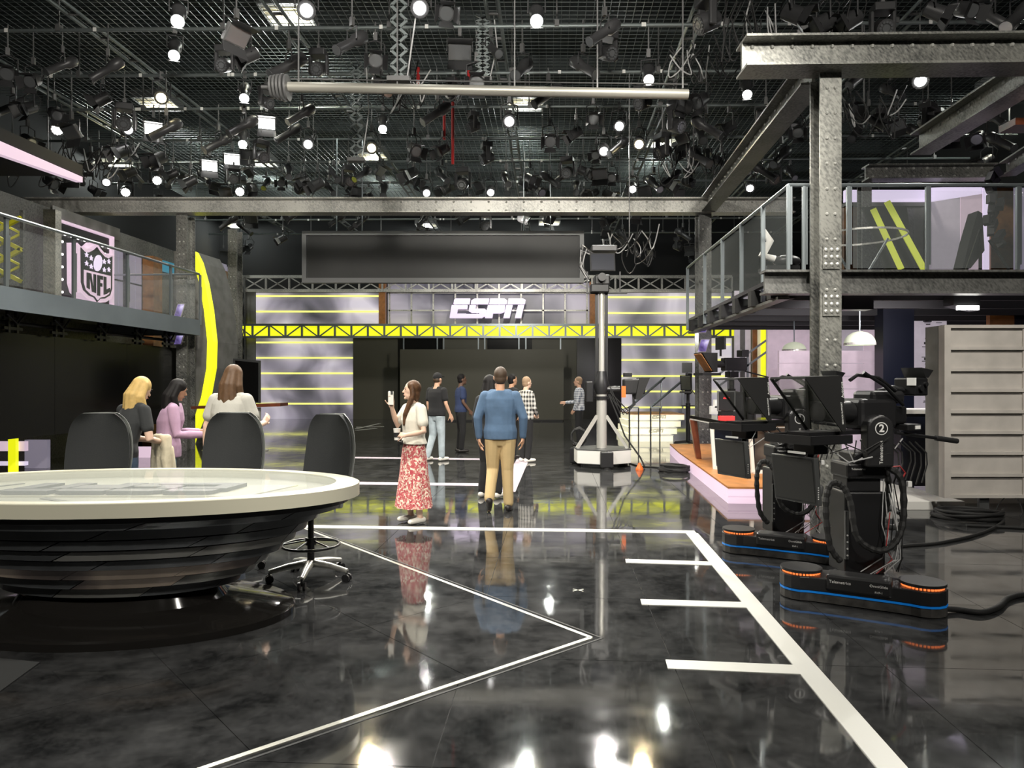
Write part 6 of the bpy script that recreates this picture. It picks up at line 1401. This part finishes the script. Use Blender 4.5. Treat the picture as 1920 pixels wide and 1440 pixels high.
for (kd, yy), ls in sorted(todo.items()):
    ip = min(range(len(YPIPES)), key=lambda q: abs(YPIPES[q] - yy))
    for i, (x, y, z, yw, sc_) in enumerate(sorted(ls)):
        hang(kd, 'gel_glass', x, y, z, yw, UN[kd] + ', ' + zlab(i) + ' from the left on the ' + ORD[ip] + ' cross pipe', GN[kd], True, sc_)
# ---------- louvred work lights near the roof
WL = [(540, 22), (296, 190), (215, 300), (488, 300), (985, 190), (1245, 262), (700, 290), (1890, 150), (445, 420), (1030, 415), (800, 420)]
for i, (px, py) in enumerate(sorted(WL)):
    Y = min([6 + 2.4 * q for q in range(13)], key=lambda y: abs(CH + (HY - py) * y / F - 9.4)); z = min(10.2, CH + (HY - py) * Y / F); p = V(((px - 960) / F * Y, Y, z))
    t = thing('work_light', ORD[i] + ' louvred work light from the left, high under the roof', 'light', p, 0, 'louvred work lights under the roof')
    for s in (-1, 1): MB().bx(s * .5 - .02, s * .5 + .02, -.5, .5, -.1, .12).build('side', 'fixture_grey', t, world=False); MB().bx(-.5, .5, s * .5 - .02, s * .5 + .02, -.1, .12).build('side', 'fixture_grey', t, world=False)
    MB().bx(-.5, .5, -.5, .5, .12, .14).build('reflector', 'pipe_light', t, world=False)
    for k in range(8): MB().bx(-.49, .49, -.44 + k * .12, -.425 + k * .12, -.1, .0).build('louvre', 'pipe_light', t, world=False)
    MB().bx(-.03, .03, -.03, .03, .14, 10.58 - z).build('hanger', 'fixture_grey', t, world=False)
    pl_ = bpy.data.lights.new('work_lamp', 'POINT'); pl_.energy = 120; pl_.color = (.95, 1, .93); pl_.shadow_soft_size = .12; lo = bpy.data.objects.new('work_lamp', pl_); COL.objects.link(lo); lo.parent = t; lo.location = (0, 0, -.25)
    MB().bx(-.35, .35, -.08, .08, .06, .10).build('tube', 'lamp_warm' if i % 3 else 'lamp_soft', t, world=False)
# ---------- the long pipe with the ribbed end, hung near
YQ = 10.66
t = thing('hoist_pipe', 'long pale pipe with a ribbed drum at its left end, hung below the grid', 'pipe', P(900, 172, YQ))
MB().tube([P(540, 163, YQ), P(1290, 177, YQ)], .075, 14).build('tube', 'pipe_light', t, smooth=40)
for k in range(5): MB().tube([P(509 + k * 7, 164 + (k - 2) * .4, YQ), P(513 + k * 7, 164 + (k - 2) * .4, YQ)], .20 - .012 * abs(k - 3), 20).build('drum_rib', 'fixture_grey', t, smooth=40)
MB().tube([P(490, 163, YQ), P(545, 164, YQ)], .025, 10).build('axle', 'fixture_grey', t)
for x in (560, 745, 965, 1120, 1280): MB().beam(P(x, 166, YQ), V((P(x, 0, YQ).x, YQ, ZP + .8)), .02, .02).build('hanger', 'fixture_grey', t)
MB().tube([P(545, 148, YQ), P(1290, 158, YQ)], .010, 6).build('tie_rod', 'fixture_grey', t)
# scissor hoists, drop pipes and cable bundles
for i, (px, py0, py1, Y) in enumerate(((748, -60, 150, 10.69), (905, -40, 150, 12.69), (668, 20, 300, 14.6))):
    t = thing('scissor_hoist', ['slim scissor hoist hanging to the pale pipe', 'dark scissor hoist hanging above the pale pipe, centre', 'tall lattice hoist hanging left of centre'][i], 'hoist', P(px, py1, Y))
    top_ = ZP + .2; n = 9; z1 = P(px, py1, Y).z; x = P(px, 0, Y).x
    for k in range(n):
        a, b = z1 + (top_ - z1) * k / n, z1 + (top_ - z1) * (k + 1) / n
        for s in (-1, 1): MB().beam((x - s * .12, Y, a), (x + s * .12, Y, b), .025, .04).build('scissor_arm', 'pipe', t)
    MB().box((x, Y, z1), (.34, .16, .07)).build('foot_bar', 'fixture_grey', t); MB().tube([(x + .2, Y, top_), (x + .26, Y, (top_ + z1) / 2), (x + .12, Y, z1)], .012, 6).build('power_cord', 'cable_grey', t)
for i, (px, py0, py1, Y) in enumerate(((833, 180, 262, 16.43), (849, 200, 308, 16.43), (784, 130, 160, 14.63), (878, 130, 158, 14.61))):
    tag(MB().cyl(P(px, py1, Y), V((P(px, 0, Y).x, Y, ZP + .12)), .035, 8).build('drop_pipe', 'red_cable'), ORD[i] + ' red drop pipe hanging near the centre of the grid', 'pipe', 'red drop pipes')
for i, (px, py, Y, w_) in enumerate(((1480, 40, 10.62, .9), (1300, 120, 12.64, .5), (1620, 215, 12.6, .6), (770, 190, 12.73, .4), (210, 300, 16.56, .6), (1300, 300, 16.33, .7), (90, 300, 14.77, .7), (1180, 470, 14.56, .5))):
    c = P(px, py, Y); rn3 = random.Random(60 + i)
    t = thing('cable_bundle', ['tangle of pale cables above the front beam end', 'cable loops left of the receding beam', 'tangled cables right of the tall column top', 'cable loops under the pale hoist pipe', 'cables hanging above the left end of the far beam', 'cables hanging where the receding beam meets the far beam', 'tangled cables at the upper left', 'cable loops over the camera crane head'][i], 'cables', c)
    for k in range(16):
        a = c + V((rn3.uniform(-w_, w_), rn3.uniform(-.2, .2), rn3.uniform(.1, .4))); b = a + V((rn3.uniform(-.3, .3), 0, -rn3.uniform(.3, .8) * w_ * 1.4)); e_ = b + V((rn3.uniform(-.4, .4), 0, rn3.uniform(.1, .6)))
        q_ = [a, (a + b) / 2 + V((rn3.uniform(-.1, .1), 0, 0)), b, (b + e_) / 2 + V((0, 0, -.08)), e_]; out = []
        for i_ in range(4):
            for k_ in range(4):
                u = k_ / 4; A, B, C, D = q_[max(i_ - 1, 0)], q_[i_], q_[i_ + 1], q_[min(i_ + 2, 4)]
                out.append(.5 * ((2 * B) + (C - A) * u + (2 * A - 5 * B + 4 * C - D) * u * u + (3 * B - A - 3 * C + D) * u ** 3))
        MB().tube(out + [e_], .012, 5).build('cable', 'cable_grey' if k % 5 == 0 else 'black_rubber', t, smooth=60)
    MB().beam(c + V((0, 0, .2)), V((c.x, c.y, max(ZP, c.z + .6))), .02, .02).build('hanger', 'fixture_grey', t)
